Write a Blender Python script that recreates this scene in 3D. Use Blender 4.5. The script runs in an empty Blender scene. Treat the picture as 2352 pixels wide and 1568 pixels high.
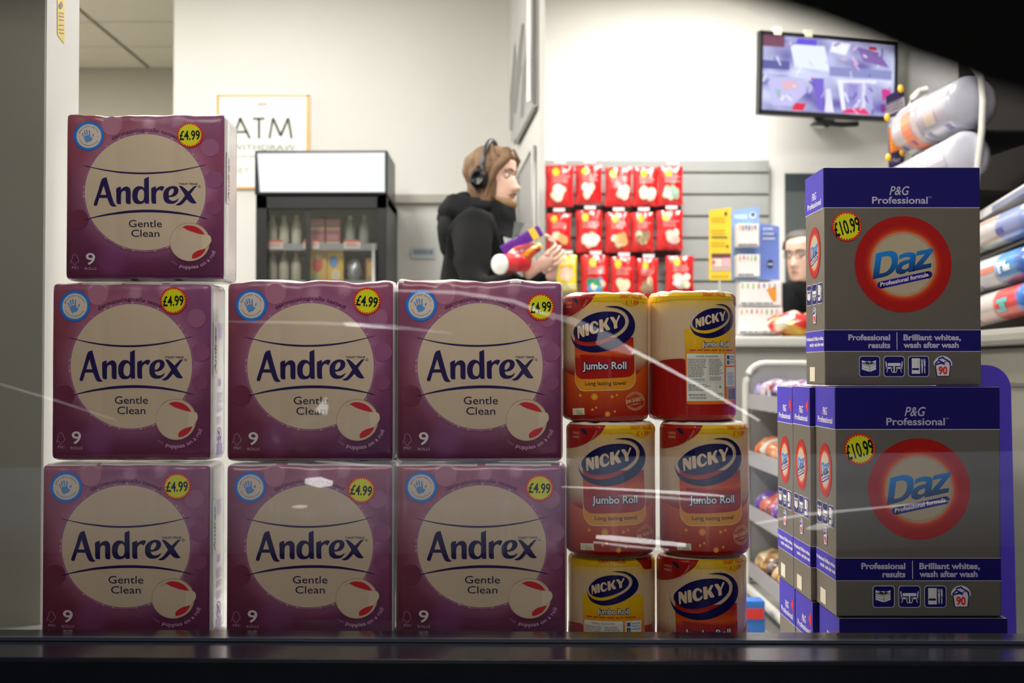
import bpy, bmesh, math, random
from math import sin, cos, pi, radians, sqrt, atan2
from mathutils import Vector, Matrix, noise
from mathutils.geometry import tessellate_polygon
random.seed(7)
SC = bpy.context.scene
COL = SC.collection
# ------------------------------------------------------------------ camera
FPX = 3000.0; CAMZ = 0.9; PITCH = math.atan(66/3000)
cam = bpy.data.cameras.new('camera'); camo = bpy.data.objects.new('camera', cam); COL.objects.link(camo)
cam.sensor_width = 36; cam.lens = 36*FPX/2352
camo.location = (0, 0, CAMZ); camo.rotation_euler = (pi/2+PITCH, 0, 0)
cam.clip_start = 0.02; cam.clip_end = 60
cam.dof.use_dof = True; cam.dof.focus_distance = 2.33; cam.dof.aperture_fstop = 5.0
SC.camera = camo
# ------------------------------------------------------------------ world, lights, exposure
SC.view_settings.view_transform = 'Standard'; SC.view_settings.look = 'None'
SC.view_settings.gamma = 1; SC.view_settings.exposure = 0.0; SC.view_settings.use_curve_mapping = False
w = bpy.data.worlds.new('night_sky'); SC.world = w; w.use_nodes = True
w.node_tree.nodes['Background'].inputs[0].default_value = (0.45, 0.6, 1.0, 1)
w.node_tree.nodes['Background'].inputs[1].default_value = 0.012
def area(name, loc, rot, sx, sy, power, col=(1, 1, 1)):
    l = bpy.data.lights.new(name, 'AREA'); l.shape = 'RECTANGLE'; l.size = sx; l.size_y = sy
    l.energy = power; l.color = col
    o = bpy.data.objects.new(name, l); COL.objects.link(o); o.location = loc; o.rotation_euler = rot
    return o
WARM = (1.0, 0.97, 0.92)
LAMPS = [(0.9, 5.9, .60), (-1.2, 5.2, .24), (-1.2, 3.7, .72), (0.9, 3.9, .50), (-3.0, 6.6, 1.35)]
for i, (lx, ly, k) in enumerate(LAMPS):
    area('ceiling_lamp_light', (lx, ly, 2.955), (0, 0, 0), 0.56, 1.16, 95*k, WARM)
# the lit street outside: a street lamp above and to the left of the camera
area('street_light', (-0.5, -2.2, 3.9), (radians(50), 0, 0), 2.4, 1.2, 84, (1.0, 0.93, 0.86))
# added fill light above the pane, brightening the car door for its reflected haze
area('added_door_fill', (0.2, 1.95, 2.75), (radians(-38), 0, 0), 3.0, .12, 26, (0.80, 0.90, 1.0))
# second added fill in the same place, doubling that light
area('added_door_fill', (0.2, 1.95, 2.75), (radians(-38), 0, 0), 3.0, .12, 26, (0.80, 0.90, 1.0))
# ------------------------------------------------------------------ helpers
TP = math.tan(PITCH)
def P(px, py, Y):
    dx = (px-1176)/FPX; dz = (784-py)/FPX
    d = Vector((dx, cos(PITCH)-dz*sin(PITCH), sin(PITCH)+dz*cos(PITCH)))
    d *= Y/d.y
    return Vector((d.x, Y, d.z+CAMZ))
def S(Y): return Y/FPX
def lin(c): return c/12.92 if c <= 0.04045 else ((c+0.055)/1.055)**2.4
def rgb(r, g, b): return (lin(r/255), lin(g/255), lin(b/255))
KF = 0.33
def ph(r, g, b):   # print colour of a thing on the window shelf, which the photo shows dimly lit
    return tuple(min(0.9, lin(v/255)/KF) for v in (r, g, b))
MATS = {}
def mat(name, col, rough=0.5, metal=0.0, emit=0.0, coat=0.0, noise_s=None, bump=0.0, trans=0.0, ior=1.45, vary=0.06, spec=0.5, sss=0.0):
    if name in MATS: return MATS[name]
    m = bpy.data.materials.new(name); m.use_nodes = True; nt = m.node_tree; b = nt.nodes['Principled BSDF']
    b.inputs['Base Color'].default_value = (*col, 1); b.inputs['Roughness'].default_value = rough
    b.inputs['Metallic'].default_value = metal; b.inputs['Coat Weight'].default_value = coat
    b.inputs['Coat Roughness'].default_value = 0.12; b.inputs['Specular IOR Level'].default_value = spec
    b.inputs['Transmission Weight'].default_value = trans; b.inputs['IOR'].default_value = ior
    if emit:
        b.inputs['Emission Color'].default_value = (*col, 1); b.inputs['Emission Strength'].default_value = emit
    tc = nt.nodes.new('ShaderNodeTexCoord'); n = nt.nodes.new('ShaderNodeTexNoise')
    n.inputs['Scale'].default_value = noise_s or 9; n.inputs['Detail'].default_value = 4
    nt.links.new(tc.outputs['Object'], n.inputs['Vector'])
    hs = nt.nodes.new('ShaderNodeHueSaturation'); hs.inputs['Color'].default_value = (*col, 1)
    mr = nt.nodes.new('ShaderNodeMapRange'); mr.inputs[3].default_value = 1-vary; mr.inputs[4].default_value = 1+vary
    nt.links.new(n.outputs['Fac'], mr.inputs[0]); nt.links.new(mr.outputs[0], hs.inputs['Value'])
    nt.links.new(hs.outputs[0], b.inputs['Base Color'])
    if bump:
        bp = nt.nodes.new('ShaderNodeBump'); bp.inputs['Strength'].default_value = bump; bp.inputs['Distance'].default_value = 0.01
        nt.links.new(n.outputs['Fac'], bp.inputs['Height']); nt.links.new(bp.outputs[0], b.inputs['Normal'])
    MATS[name] = m; return m
def attr_mat(name, rough=0.35, coat=0.0, metal=0.0, bump=0.0, bs=30, emit=0.0, spec=0.5, stretch=(1, 1, 1)):
    if name in MATS: return MATS[name]
    m = bpy.data.materials.new(name); m.use_nodes = True; nt = m.node_tree; b = nt.nodes['Principled BSDF']
    a = nt.nodes.new('ShaderNodeAttribute'); a.attribute_name = 'Col'
    nt.links.new(a.outputs['Color'], b.inputs['Base Color'])
    b.inputs['Roughness'].default_value = rough; b.inputs['Coat Weight'].default_value = coat
    b.inputs['Coat Roughness'].default_value = 0.1; b.inputs['Metallic'].default_value = metal
    b.inputs['Specular IOR Level'].default_value = spec
    if emit:
        nt.links.new(a.outputs['Color'], b.inputs['Emission Color']); b.inputs['Emission Strength'].default_value = emit
        nt.links.remove(b.inputs['Base Color'].links[0]); b.inputs['Base Color'].default_value = (.01, .01, .012, 1)
    if bump:
        tc = nt.nodes.new('ShaderNodeTexCoord'); mp = nt.nodes.new('ShaderNodeMapping'); mp.inputs['Scale'].default_value = stretch
        n = nt.nodes.new('ShaderNodeTexNoise'); n.inputs['Scale'].default_value = bs; n.inputs['Detail'].default_value = 3
        bp = nt.nodes.new('ShaderNodeBump'); bp.inputs['Strength'].default_value = bump; bp.inputs['Distance'].default_value = 0.01
        nt.links.new(tc.outputs['Object'], mp.inputs[0]); nt.links.new(mp.outputs[0], n.inputs['Vector'])
        nt.links.new(n.outputs['Fac'], bp.inputs['Height']); nt.links.new(bp.outputs[0], b.inputs['Normal'])
    MATS[name] = m; return m
PRINT = attr_mat('printed_film', 0.3, 0.3, bump=0.12, bs=14, spec=.3)
PRINT_ROLL = attr_mat('printed_roll_film', 0.28, 0.4, spec=.3, bump=0.25, bs=20, stretch=(3, 3, .6))
PRINT_CARD = attr_mat('printed_card', 0.6, 0.0, spec=.25)
PRINT_FAR = attr_mat('printed_glossy', 0.35, 0.2)
SCREEN = attr_mat('screen_picture', 0.4, emit=1.2)

def thing(name, label, cat, loc=(0, 0, 0), group=None, rz=0.0):
    o = bpy.data.objects.new(name, None); COL.objects.link(o); o.empty_display_size = 0.05
    o.location = loc; o.rotation_euler = (0, 0, rz); o['label'] = label; o['category'] = cat
    if group: o['group'] = group
    return o
def tag(o, label, cat, group=None):
    o['label'] = label; o['category'] = cat
    if group: o['group'] = group
    return o
class MB:
    """collects shapes (world or local coordinates) into one mesh"""
    def __init__(s): s.V = []; s.F = []; s.C = []; s.M = []; s.sm = []
    def add(s, V, F, col=None, mi=0, smooth=False):
        b = len(s.V); s.V += [Vector(v) for v in V]; s.F += [tuple(i+b for i in f) for f in F]
        if callable(col): s.C += [col(v) for v in V]
        else: s.C += [col or (0.5, 0.5, 0.5)]*len(V)
        s.M += [mi]*len(F); s.sm += [smooth]*len(F); return s
    def box(s, a, b, col=None, mi=0, bev=0.0, M=None):
        x0, y0, z0 = [min(a[i], b[i]) for i in range(3)]; x1, y1, z1 = [max(a[i], b[i]) for i in range(3)]
        if bev <= 0:
            V = [(x, y, z) for z in (z0, z1) for y in (y0, y1) for x in (x0, x1)]
            F = [(0, 2, 3, 1), (4, 5, 7, 6), (0, 1, 5, 4), (2, 6, 7, 3), (0, 4, 6, 2), (1, 3, 7, 5)]
        else:
            bm = bmesh.new(); bmesh.ops.create_cube(bm, size=1)
            for v in bm.verts: v.co = Vector(((x0+x1)/2+v.co.x*(x1-x0), (y0+y1)/2+v.co.y*(y1-y0), (z0+z1)/2+v.co.z*(z1-z0)))
            bmesh.ops.bevel(bm, geom=bm.edges[:], offset=bev, segments=2, profile=.6, affect='EDGES')
            V = [v.co.copy() for v in bm.verts]; F = [tuple(v.index for v in f.verts) for f in bm.faces]; bm.free()
        if M is not None: V = [M @ Vector(v) for v in V]
        return s.add(V, F, col, mi)
    def tube(s, pts, r, n=10, col=None, mi=0, caps=True):
        pts = [Vector(p) for p in pts]; V = []; F = []
        rr = r if isinstance(r, (list, tuple)) else [r]*len(pts)
        up = Vector((0, 0, 1))
        for i, p in enumerate(pts):
            t = (pts[min(i+1, len(pts)-1)]-pts[max(i-1, 0)]).normalized()
            u = up if abs(t.dot(up)) < .95 else Vector((1, 0, 0))
            a = t.cross(u).normalized(); b = a.cross(t).normalized()
            for k in range(n):
                th = 2*pi*k/n; V.append(p+(a*cos(th)+b*sin(th))*rr[i])
        for i in range(len(pts)-1):
            for k in range(n):
                k2 = (k+1) % n; F.append((i*n+k, i*n+k2, (i+1)*n+k2, (i+1)*n+k))
        if caps:
            F.append(tuple(range(n))); F.append(tuple((len(pts)-1)*n+k for k in reversed(range(n))))
        return s.add(V, F, col, mi, True)
    def ball(s, c, r, col=None, mi=0, n=12, m=8):
        c = Vector(c); r = r if isinstance(r, (list, tuple)) else (r, r, r); V = []; F = []
        for j in range(m+1):
            ph_ = pi*j/m
            for k in range(n):
                th = 2*pi*k/n; V.append(c+Vector((r[0]*sin(ph_)*cos(th), r[1]*sin(ph_)*sin(th), r[2]*cos(ph_))))
        for j in range(m):
            for k in range(n): k2 = (k+1) % n; F.append((j*n+k, j*n+k2, (j+1)*n+k2, (j+1)*n+k))
        return s.add(V, F, col, mi, True)
    def build(s, name, mats, parent=None, kind=None, label=None, world=True):
        me = bpy.data.meshes.new(name)
        off = Vector((0, 0, 0))
        if parent is not None and world:
            p = parent
            while p is not None: off += p.location; p = p.parent
        me.from_pydata([tuple(v-off) for v in s.V], [], s.F); me.validate()
        if len(me.polygons) == len(s.F):
            for p, m, q in zip(me.polygons, s.M, s.sm): p.material_index = m; p.use_smooth = q
        ca = me.color_attributes.new('Col', 'FLOAT_COLOR', 'POINT')
        if len(me.vertices) == len(s.C):
            ca.data.foreach_set('color', [x for c in s.C for x in (c[0], c[1], c[2], 1.0)])
        for m in (mats if isinstance(mats, (list, tuple)) else [mats]): me.materials.append(m)
        o = bpy.data.objects.new(name, me); COL.objects.link(o); o.parent = parent
        if kind: o['kind'] = kind
        if label: o['label'] = label
        return o
def struct(name, mb, m):
    o = mb.build(name, m); o['kind'] = 'structure'; return o
def copy_tree(o, parent=None):
    c = o.copy(); COL.objects.link(c); c.parent = parent
    for ch in list(o.children): copy_tree(ch, c)
    return c
# ------------------------------------------------------------------ flat print engine
def smooth(pts, n=5):
    """closed outline; a point with a third element is a sharp corner"""
    N = len(pts); out = []
    for i in range(N):
        p0, p1, p2, p3 = pts[i-1], pts[i], pts[(i+1) % N], pts[(i+2) % N]
        c1 = len(p1) > 2; c2 = len(p2) > 2
        if c1 and c2: out.append((p1[0], p1[1])); continue
        m1 = [(p2[k]-p1[k]) if c1 else (p2[k]-p0[k])/2 for k in (0, 1)]
        m2 = [(p2[k]-p1[k]) if c2 else (p3[k]-p1[k])/2 for k in (0, 1)]
        L = math.hypot(p2[0]-p1[0], p2[1]-p1[1])
        for m in (m1, m2):
            l = math.hypot(*m)
            if l > 1.1*L: m[0] *= 1.1*L/l; m[1] *= 1.1*L/l
        for j in range(n):
            t = j/n; a = 2*t**3-3*t*t+1; b = t**3-2*t*t+t; c = -2*t**3+3*t*t; d = t**3-t*t
            out.append(tuple(a*p1[k]+b*m1[k]+c*p2[k]+d*m2[k] for k in (0, 1)))
    return out
def circ(cx, cy, r, n=48, ry=None): return [(cx+r*cos(2*pi*i/n), cy+(ry or r)*sin(2*pi*i/n)) for i in range(n)]
def rrect(x0, y0, x1, y1, r, n=5):
    out = []
    for cx, cy, a in ((x1-r, y0+r, -90), (x1-r, y1-r, 0), (x0+r, y1-r, 90), (x0+r, y0+r, 180)):
        for i in range(n+1): t = radians(a+90*i/n); out.append((cx+r*cos(t), cy+r*sin(t)))
    return out
def rect(x0, y0, x1, y1): return [(x0, y0), (x1, y0), (x1, y1), (x0, y1)]
def starb(cx, cy, r1, r2, n): return [(cx+(r1 if i % 2 else r2)*cos(pi*i/n), cy+(r1 if i % 2 else r2)*sin(pi*i/n)) for i in range(2*n)]
TEXTS = {}
def text_mesh(txt, shear=0.0, bold=0.0, space=1.0):
    key = (txt, shear, bold, space)
    if key in TEXTS: return TEXTS[key]
    cu = bpy.data.curves.new('t', 'FONT'); cu.body = txt; cu.size = 1; cu.shear = shear; cu.offset = bold
    cu.space_character = space; cu.resolution_u = 3; cu.fill_mode = 'FRONT'
    ob = bpy.data.objects.new('t', cu); COL.objects.link(ob)
    me = bpy.data.meshes.new_from_object(ob.evaluated_get(bpy.context.evaluated_depsgraph_get()))
    V = [(v.co.x, v.co.y) for v in me.vertices]; F = [tuple(p.vertices) for p in me.polygons]
    bpy.data.objects.remove(ob); bpy.data.curves.remove(cu); bpy.data.meshes.remove(me)
    x0 = min(v[0] for v in V); x1 = max(v[0] for v in V)
    V = [((v[0]-x0)/(x1-x0), -v[1]/0.729) for v in V]   # x 0..1, y in cap heights (up is minus)
    TEXTS[key] = (V, F, (x1-x0)/0.729); return TEXTS[key]
class Art:
    def __init__(s): s.items = []
    def add(s, V, F, col, L=0): s.items.append((V, F, col, L)); return s
    def poly(s, loops, col, L=0):
        if isinstance(loops[0][0], (int, float)): loops = [loops]
        T = tessellate_polygon([[Vector((x, y, 0)) for x, y in [q[:2] for q in lp]] for lp in loops])
        V = [tuple(q[:2]) for lp in loops for q in lp]; return s.add(V, [tuple(t) for t in T], col, L)
    def ring(s, cx, cy, radii, cols, L=0, n=64, ry=1.0):
        V = []; F = []; cm = []
        for r, c in zip(radii, cols):
            for i in range(n): V.append((cx+r*cos(2*pi*i/n), cy+ry*r*sin(2*pi*i/n))); cm.append(c)
        for j in range(len(radii)-1):
            for i in range(n): k = (i+1) % n; F.append((j*n+i, j*n+k, (j+1)*n+k, (j+1)*n+i))
        if radii[0] > 0 and False: pass
        rs = list(radii)
        def colf(x, y):
            r = math.hypot(x-cx, (y-cy)/ry)
            if r <= rs[0]: return cols[0]
            for a, b, c0, c1 in zip(rs, rs[1:], cols, cols[1:]):
                if r <= b: t = (r-a)/(b-a+1e-9); return tuple(c0[q]*(1-t)+c1[q]*t for q in range(3))
            return cols[-1]
        return s.add(V, F, colf, L)
    def stroke(s, pts, wd, col, L=0, rnd=True):
        """open polyline as a ribbon with round ends; wd a number or one width per point"""
        W = wd if isinstance(wd, (list, tuple)) else [wd]*len(pts); A = []; B = []
        for i, p in enumerate(pts):
            q0 = pts[max(i-1, 0)]; q1 = pts[min(i+1, len(pts)-1)]; dx, dy = q1[0]-q0[0], q1[1]-q0[1]; l = math.hypot(dx, dy) or 1
            nx, ny = -dy/l*W[i]/2, dx/l*W[i]/2; A.append((p[0]+nx, p[1]+ny)); B.append((p[0]-nx, p[1]-ny))
        n = len(pts); s.add(A+B, [(i, i+1, n+i+1, n+i) for i in range(n-1)], col, L)
        if rnd:
            for p, w_ in ((pts[0], W[0]), (pts[-1], W[-1])):
                if w_ > 0.01: s.poly(circ(p[0], p[1], w_/2, 10), col, L)
        return s
    def text(s, t, x, y, h, col, L=1, w=None, shear=0.0, bold=0.0, rot=0.0, align='L', space=1.0, arc=None):
        V, F, asp = text_mesh(t, shear, bold, space)
        W = w if w else asp*h
        x0 = {'L': 0, 'C': -.5, 'R': -1}[align]; out = []
        if arc:  # (cx, cy, radius, angle0, angle1 in degrees, image clockwise); letters' tops outward if a1>a0
            cx, cy, R, a0, a1 = arc; sg = 1 if a1 > a0 else -1
            for vx, vy in V:
                a = radians(a0+(a1-a0)*vx); r = R-sg*vy*h; out.append((cx+r*cos(a), cy+r*sin(a)))
        else:
            c_, s_ = cos(rot), sin(rot)
            for vx, vy in V:
                u = (vx+x0)*W; v = vy*h; out.append((x+u*c_-v*s_, y+u*s_+v*c_))
        return s.add(out, F, col, L)
    def lines(s, x0, y0, x1, y1, n, col, L=2, th=.45, seed=1):
        """print too small to read: rows of short dashes"""
        rr = random.Random(seed); dy = (y1-y0)/n
        for i in range(n):
            x = x0; xe = x1-(x1-x0)*rr.random()*.3
            while x < xe:
                q = min(xe, x+(x1-x0)*(0.05+.14*rr.random()))
                s.add(rect(x, y0+i*dy, q, y0+i*dy+dy*th), [(0, 1, 2, 3)], col, L); x = q+(x1-x0)*.025
        return s
    def cut(s, grid):
        """one flat mesh, optionally cut on a grid so that it can follow a curved surface"""
        VV = []; FF = []; CC = []
        for V, F, col, L in s.items:
            bm = bmesh.new(); bv = [bm.verts.new((v[0], v[1], 0)) for v in V]
            for f in F:
                try: bm.faces.new([bv[i] for i in f])
                except ValueError: pass
            if grid:
                for ax in (0, 1):
                    g = grid if isinstance(grid, (int, float)) else grid[ax]
                    if not g: continue
                    lo = min(v[ax] for v in V); hi = max(v[ax] for v in V); k = math.floor(lo/g)+1
                    while k*g < hi:
                        co = Vector((k*g, 0, 0)) if ax == 0 else Vector((0, k*g, 0)); no = Vector((1, 0, 0)) if ax == 0 else Vector((0, 1, 0))
                        bmesh.ops.bisect_plane(bm, geom=bm.verts[:]+bm.edges[:]+bm.faces[:], plane_co=co, plane_no=no, dist=1e-5); k += 1
            bm.verts.index_update(); b = len(VV)
            for v in bm.verts:
                VV.append((v.co.x, v.co.y, L)); CC.append(col(v.co.x, v.co.y) if callable(col) else col)
            for f in bm.faces: FF.append(tuple(v.index+b for v in f.verts))
            bm.free()
        s.flat = (VV, FF, CC); return s
    def build(s, name, mapf, m, parent=None, mb=None):
        if not hasattr(s, 'flat'): s.cut(None)
        V, F, C = s.flat; q = mb or MB(); b = len(q.V)
        q.V += [mapf(*v) for v in V]; q.F += [tuple(i+b for i in f) for f in F]; q.C += C; q.M += [0]*len(F); q.sm += [False]*len(F)
        if mb: return mb
        return q.build(name, m, parent, world=False)
# ================================================================== PRINT DESIGNS (in photo-pixel units of one pack each)
def X(pts, ox, oy, k): return [(ox+p[0]/k, oy+p[1]/k)+tuple(p[2:]) for p in pts]
def qcurve(p0, pm, p1, n=28):
    c = (2*pm[0]-(p0[0]+p1[0])/2, 2*pm[1]-(p0[1]+p1[1])/2)
    return [tuple((1-t)**2*p0[k]+2*t*(1-t)*c[k]+t*t*p1[k] for k in (0, 1)) for t in [i/n for i in range(n+1)]]
def taper(A, p0, pm, p1, wd, col, L):
    q = qcurve(p0, pm, p1); n = len(q)-1
    A.stroke(q, [wd*(sin(pi*i/n)**.7)+.15 for i in range(n+1)], col, L, rnd=False)
NAVY = ph(22, 14, 52); CREAM = ph(140, 126, 108)
ANDREX = [
 [[(345,143,1),(253,187),(180,430),(92,700),(95,732),(112,741),(148,741),(160,725),(205,578,1),(365,578,1),(395,660),(420,715),(445,745),(490,760),(530,757),(558,748,1),(530,725),(500,680),(470,590)],
  [(290,320,1),(228,515,1),(347,515,1)]],
 [[(638,340,1),(547,380),(545,500),(548,650),(565,700),(600,708),(645,706,1),(643,600),(645,500),(655,460),(690,430),(715,428),(735,445),(742,480),(742,600),(745,660),(760,697),(790,706),(840,706,1),(842,600),(840,440),(825,385),(790,350),(750,340),(700,355),(660,385),(638,410,1)]],
 [[(1203,135,1),(1110,178,1),(1110,380,1),(1085,350),(1040,335),(980,335),(920,375),(880,450),(873,550),(885,620),(920,680),(980,707),(1040,705),(1090,690),(1120,660,1),(1130,685),(1150,698),(1212,698,1),(1210,500)],
  [(1045,395),(1005,430),(983,500),(982,570),(1000,620),(1040,648),(1080,640),(1105,600),(1112,530),(1108,450),(1080,405)]],
 [[(1345,332,1),(1254,372,1),(1255,500),(1258,640),(1275,688),(1310,698),(1357,696,1),(1352,600),(1352,500),(1365,450),(1400,412),(1440,412),(1470,440,1),(1500,385),(1516,350),(1500,335),(1450,330),(1400,350),(1348,385,1)]],
 [[(1680,325),(1620,335),(1550,380),(1505,450),(1496,540),(1510,620),(1555,675),(1620,698),(1700,692),(1760,655),(1798,600),(1800,583,1),(1740,625),(1690,636),(1640,625),(1610,590),(1604,558,1),(1660,555),(1730,530),(1785,470),(1797,400),(1770,350),(1730,330)],
  [(1665,378),(1625,410),(1602,470),(1605,525,1),(1650,515),(1690,470),(1703,425),(1695,385)]],
 [[(1808,325,1),(1860,325),(1900,350),(1998,440,1),(2080,355),(2120,325),(2172,322,1),(2140,350),(2040,490,1),(2120,620),(2165,680,1),(2130,690),(2080,688),(2030,665),(1970,600,1),(1900,680),(1850,720),(1790,732),(1735,712,1),(1790,690),(1850,640),(1930,525,1),(1850,390)]]]
def glyphs(A, G, ox, oy, k, col, L, M=None):
    for loops in G:
        q = [smooth(X(lp, ox, oy, k), 4) for lp in loops]
        if M: q = [[M(*p) for p in lp] for lp in q]
        A.poly(q, col, L)
# ---- toilet tissue pack, design frame = the pack at px (909,635) 387 x 419
TW, TH, TX, TY = 387.0, 419.0, 909.0, 635.0
def tissue_art():
    A = Art()
    # pale out-of-focus discs printed on the film
    for (x, y, r, c) in ((1022, 668, 24, (118, 76, 92)), (1258, 722, 22, (106, 64, 88)), (1268, 802, 22, (98, 54, 82)), (1268, 872, 18, (92, 48, 74)), (944, 902, 24, (76, 32, 48))):
        c = ph(*c); A.poly(circ(x, y, r, 28), c, 0)
    rim = ph(134, 112, 112)
    A.ring(1103.8, 834, (150, 145.2, 144), (ph(104, 66, 92), rim, CREAM), 1, 72)
    A.poly(circ(1103.8, 834, 145, 72), CREAM, 2)
    taper(A, (951, 766), (1102, 787.5), (1254, 763), 4.4, NAVY, 3)
    taper(A, (956, 904), (1108, 881.5), (1257, 901), 6.5, NAVY, 3)
    glyphs(A, ANDREX, 970, 780, 8.4, NAVY, 4)
    A.text('TOILET TISSUE', 1185, 815.5, 4.6, NAVY, 4, w=44, bold=.02)
    A.ring(1233.8, 819.4, (2.4, 3.1), (NAVY, NAVY), 4, 20); A.text('R', 1233.8, 820.9, 3, NAVY, 4, align='C')
    A.text('Gentle', 1066, 921.5, 18.5, ph(18, 12, 40), 4, w=79)
    A.text('Clean', 1072, 945.5, 18.5, ph(18, 12, 40), 4, w=67)
    A.text('dermatologically tested', 0, 0, 9.6, ph(62, 26, 58), 3, bold=.006, arc=(1103.8, 834, 152.5, -121.5, -60))
    # roll picture
    ox, oy, k = 1140, 900, 11.2
    A.ring(1211.4, 958, (46, 47.3, 48.2), (CREAM, ph(120, 104, 84), ph(126, 108, 92)), 3, 56)
    A.poly(circ(1211.4, 958, 46.6, 56), ph(142, 128, 110), 4)
    A.poly(smooth(X([(1120,440,1),(1290,460),(1345,475),(1378,560),(1370,650),(1310,740),(1240,815),(1120,860,1)], ox, oy, k)), ph(148, 136, 116), 5)
    A.stroke(smooth(X([(1290,462),(1345,475),(1378,560),(1370,650),(1310,740),(1240,815)], ox, oy, k))[:24], .5, ph(96, 78, 70), 6, False)
    red = ph(136, 22, 32)
    A.poly(smooth(X([(600,240,1),(700,195),(850,195),(1000,240),(1120,330),(1205,445,1),(1050,420),(900,375),(750,320),(650,262)], ox, oy, k)), red, 6)
    A.poly(smooth(X([(1230,830,1),(1200,910),(1120,1010),(1000,1085),(870,1118,1),(860,1040),(900,970),(1000,900),(1120,860)], ox, oy, k)), red, 6)
    for q in ([(420,250),(560,160),(760,118),(960,140),(1100,215),(1230,350)], [(500,310),(640,235),(700,200)]):
        A.stroke(X(q, ox, oy, k), .45, ph(112, 96, 80), 7, False)
    A.text('puppies on a roll', 0, 0, 9.8, ph(150, 116, 140), 4, bold=.006, arc=(1211.4, 958, 67, 112, 21.5))
    A.text('with', 0, 0, 6.5, ph(112, 74, 106), 4, arc=(1211.4, 958, 67, 134, 118))
    A.text('9', 962, 1014.6, 30, ph(166, 142, 144), 3, w=22.5, bold=.012)
    A.text('ROLLS', 959.6, 1027.8, 6.6, ph(128, 98, 118), 3, w=28, bold=.01)
    tc = ph(138, 106, 132)
    A.stroke([(933, 1016), (931.5, 1009), (926, 1008.5), (924.5, 1013)], .7, tc, 3, False)
    A.stroke([(926, 1008), (929, 1000), (930, 992), (935, 988.5), (940, 992), (943, 999), (945, 1004), (942, 1010), (938, 1011), (938, 1016), (933, 1016)], .8, tc, 3, False)
    A.text('FSC', 928.6, 1025.2, 6, tc, 3, w=17)
    return A
def badge_art():
    A = Art(); blue = ph(24, 84, 160); cx, cy = 967, 693.8
    A.ring(cx, cy, (28, 36.6), (ph(30, 100, 176), ph(18, 66, 150)), 0, 56)
    A.poly(circ(cx, cy, 29.8, 48), ph(150, 138, 128), 1)
    ink = ph(60, 66, 96); hnd = ph(62, 98, 140)
    A.text('BRITISH SKIN', 0, 0, 3.6, ink, 2, arc=(cx, cy, 22.6, -165, -22)); A.text('FOUNDATION', 0, 0, 3.6, ink, 2, arc=(cx, cy, 25.6, 156, 27))
    A.poly(circ(cx-24.5, cy+2, .8, 8), ink, 2); A.poly(circ(cx+21.5, cy+1, .8, 8), ink, 2)
    ox, oy, k = 920, 640, 15.68
    A.poly(smooth(X([(570,870),(640,820),(780,805),(800,870),(830,910),(878,915),(870,970),(800,1055),(720,1070),(660,1108),(620,1070),(555,930)], ox, oy, k)), hnd, 2)
    for a, b, wd in (((490,735),(545,860),40), ((568,640),(600,785),46), ((652,612),(680,755),48), ((763,635),(764,790),46), ((915,780),(885,850),46)):
        A.stroke(X([a, b], ox, oy, k), wd/k, hnd, 3)
    return A
def star_art(txt, cx, cy, r, h, w_, rot, shear=0.0, nt=30):
    A = Art(); A.poly(circ(cx, cy, r, 48), ph(150, 26, 22), 0)
    A.poly(starb(cx, cy, r*.80, r*.93, nt), ph(172, 150, 10), 1)
    c_, s_ = cos(rot), sin(rot); b0 = len(A.items)
    A.text(txt, cx-s_*-h*.5*0, cy+h*.5, h, (.004, .006, .004), 2, w=w_, align='C', bold=.022)
    V, F, col, L = A.items[b0]; V = [(cx+(x-cx)*c_-(y-cy+(x-cx)*shear*0)*s_, cy+(x-cx)*s_+(y-cy)*c_) for x, y in V]
    A.items[b0] = (V, F, col, L); return A
# ---- washing powder carton, design frame = upper carton front px (1892,384)-(2252,888)
DZX, DZY, DZW, DZH = 1892.0, 384.0, 360.0, 504.0
BLUE = ph(8, 3, 66); LINE = ph(150, 148, 165); SILV = (.29, .25, .205)
DAZ = [
 [[(330,460,1),(600,398),(700,395),(800,430),(850,500),(860,620),(840,740),(780,850),(690,940),(560,1010),(242,1085,1)],
  [(465,545,1),(590,520),(660,535),(700,590),(705,680),(670,790),(600,880),(500,930),(408,942,1)]],
 [[(893,500,1),(1000,450),(1130,428),(1230,440),(1280,480),(1290,545),(1245,890,1),(1100,912,1),(1106,890),(1085,880,1),(1030,925),(950,955),(880,955),(820,925),(800,860),(825,770),(880,700),(960,650),(1060,615),(1130,600),(1150,575),(1135,550),(1080,540),(980,560),(877,612,1)],
  [(1125,690,1),(1000,740),(955,790),(955,830),(1000,845),(1060,830),(1110,795,1)]],
 [[(1315,408,1),(1715,322,1),(1700,412,1),(1440,728,1),(1670,690,1),(1650,795,1),(1225,888,1),(1250,768,1),(1510,470,1),(1290,515,1)]]]
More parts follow.
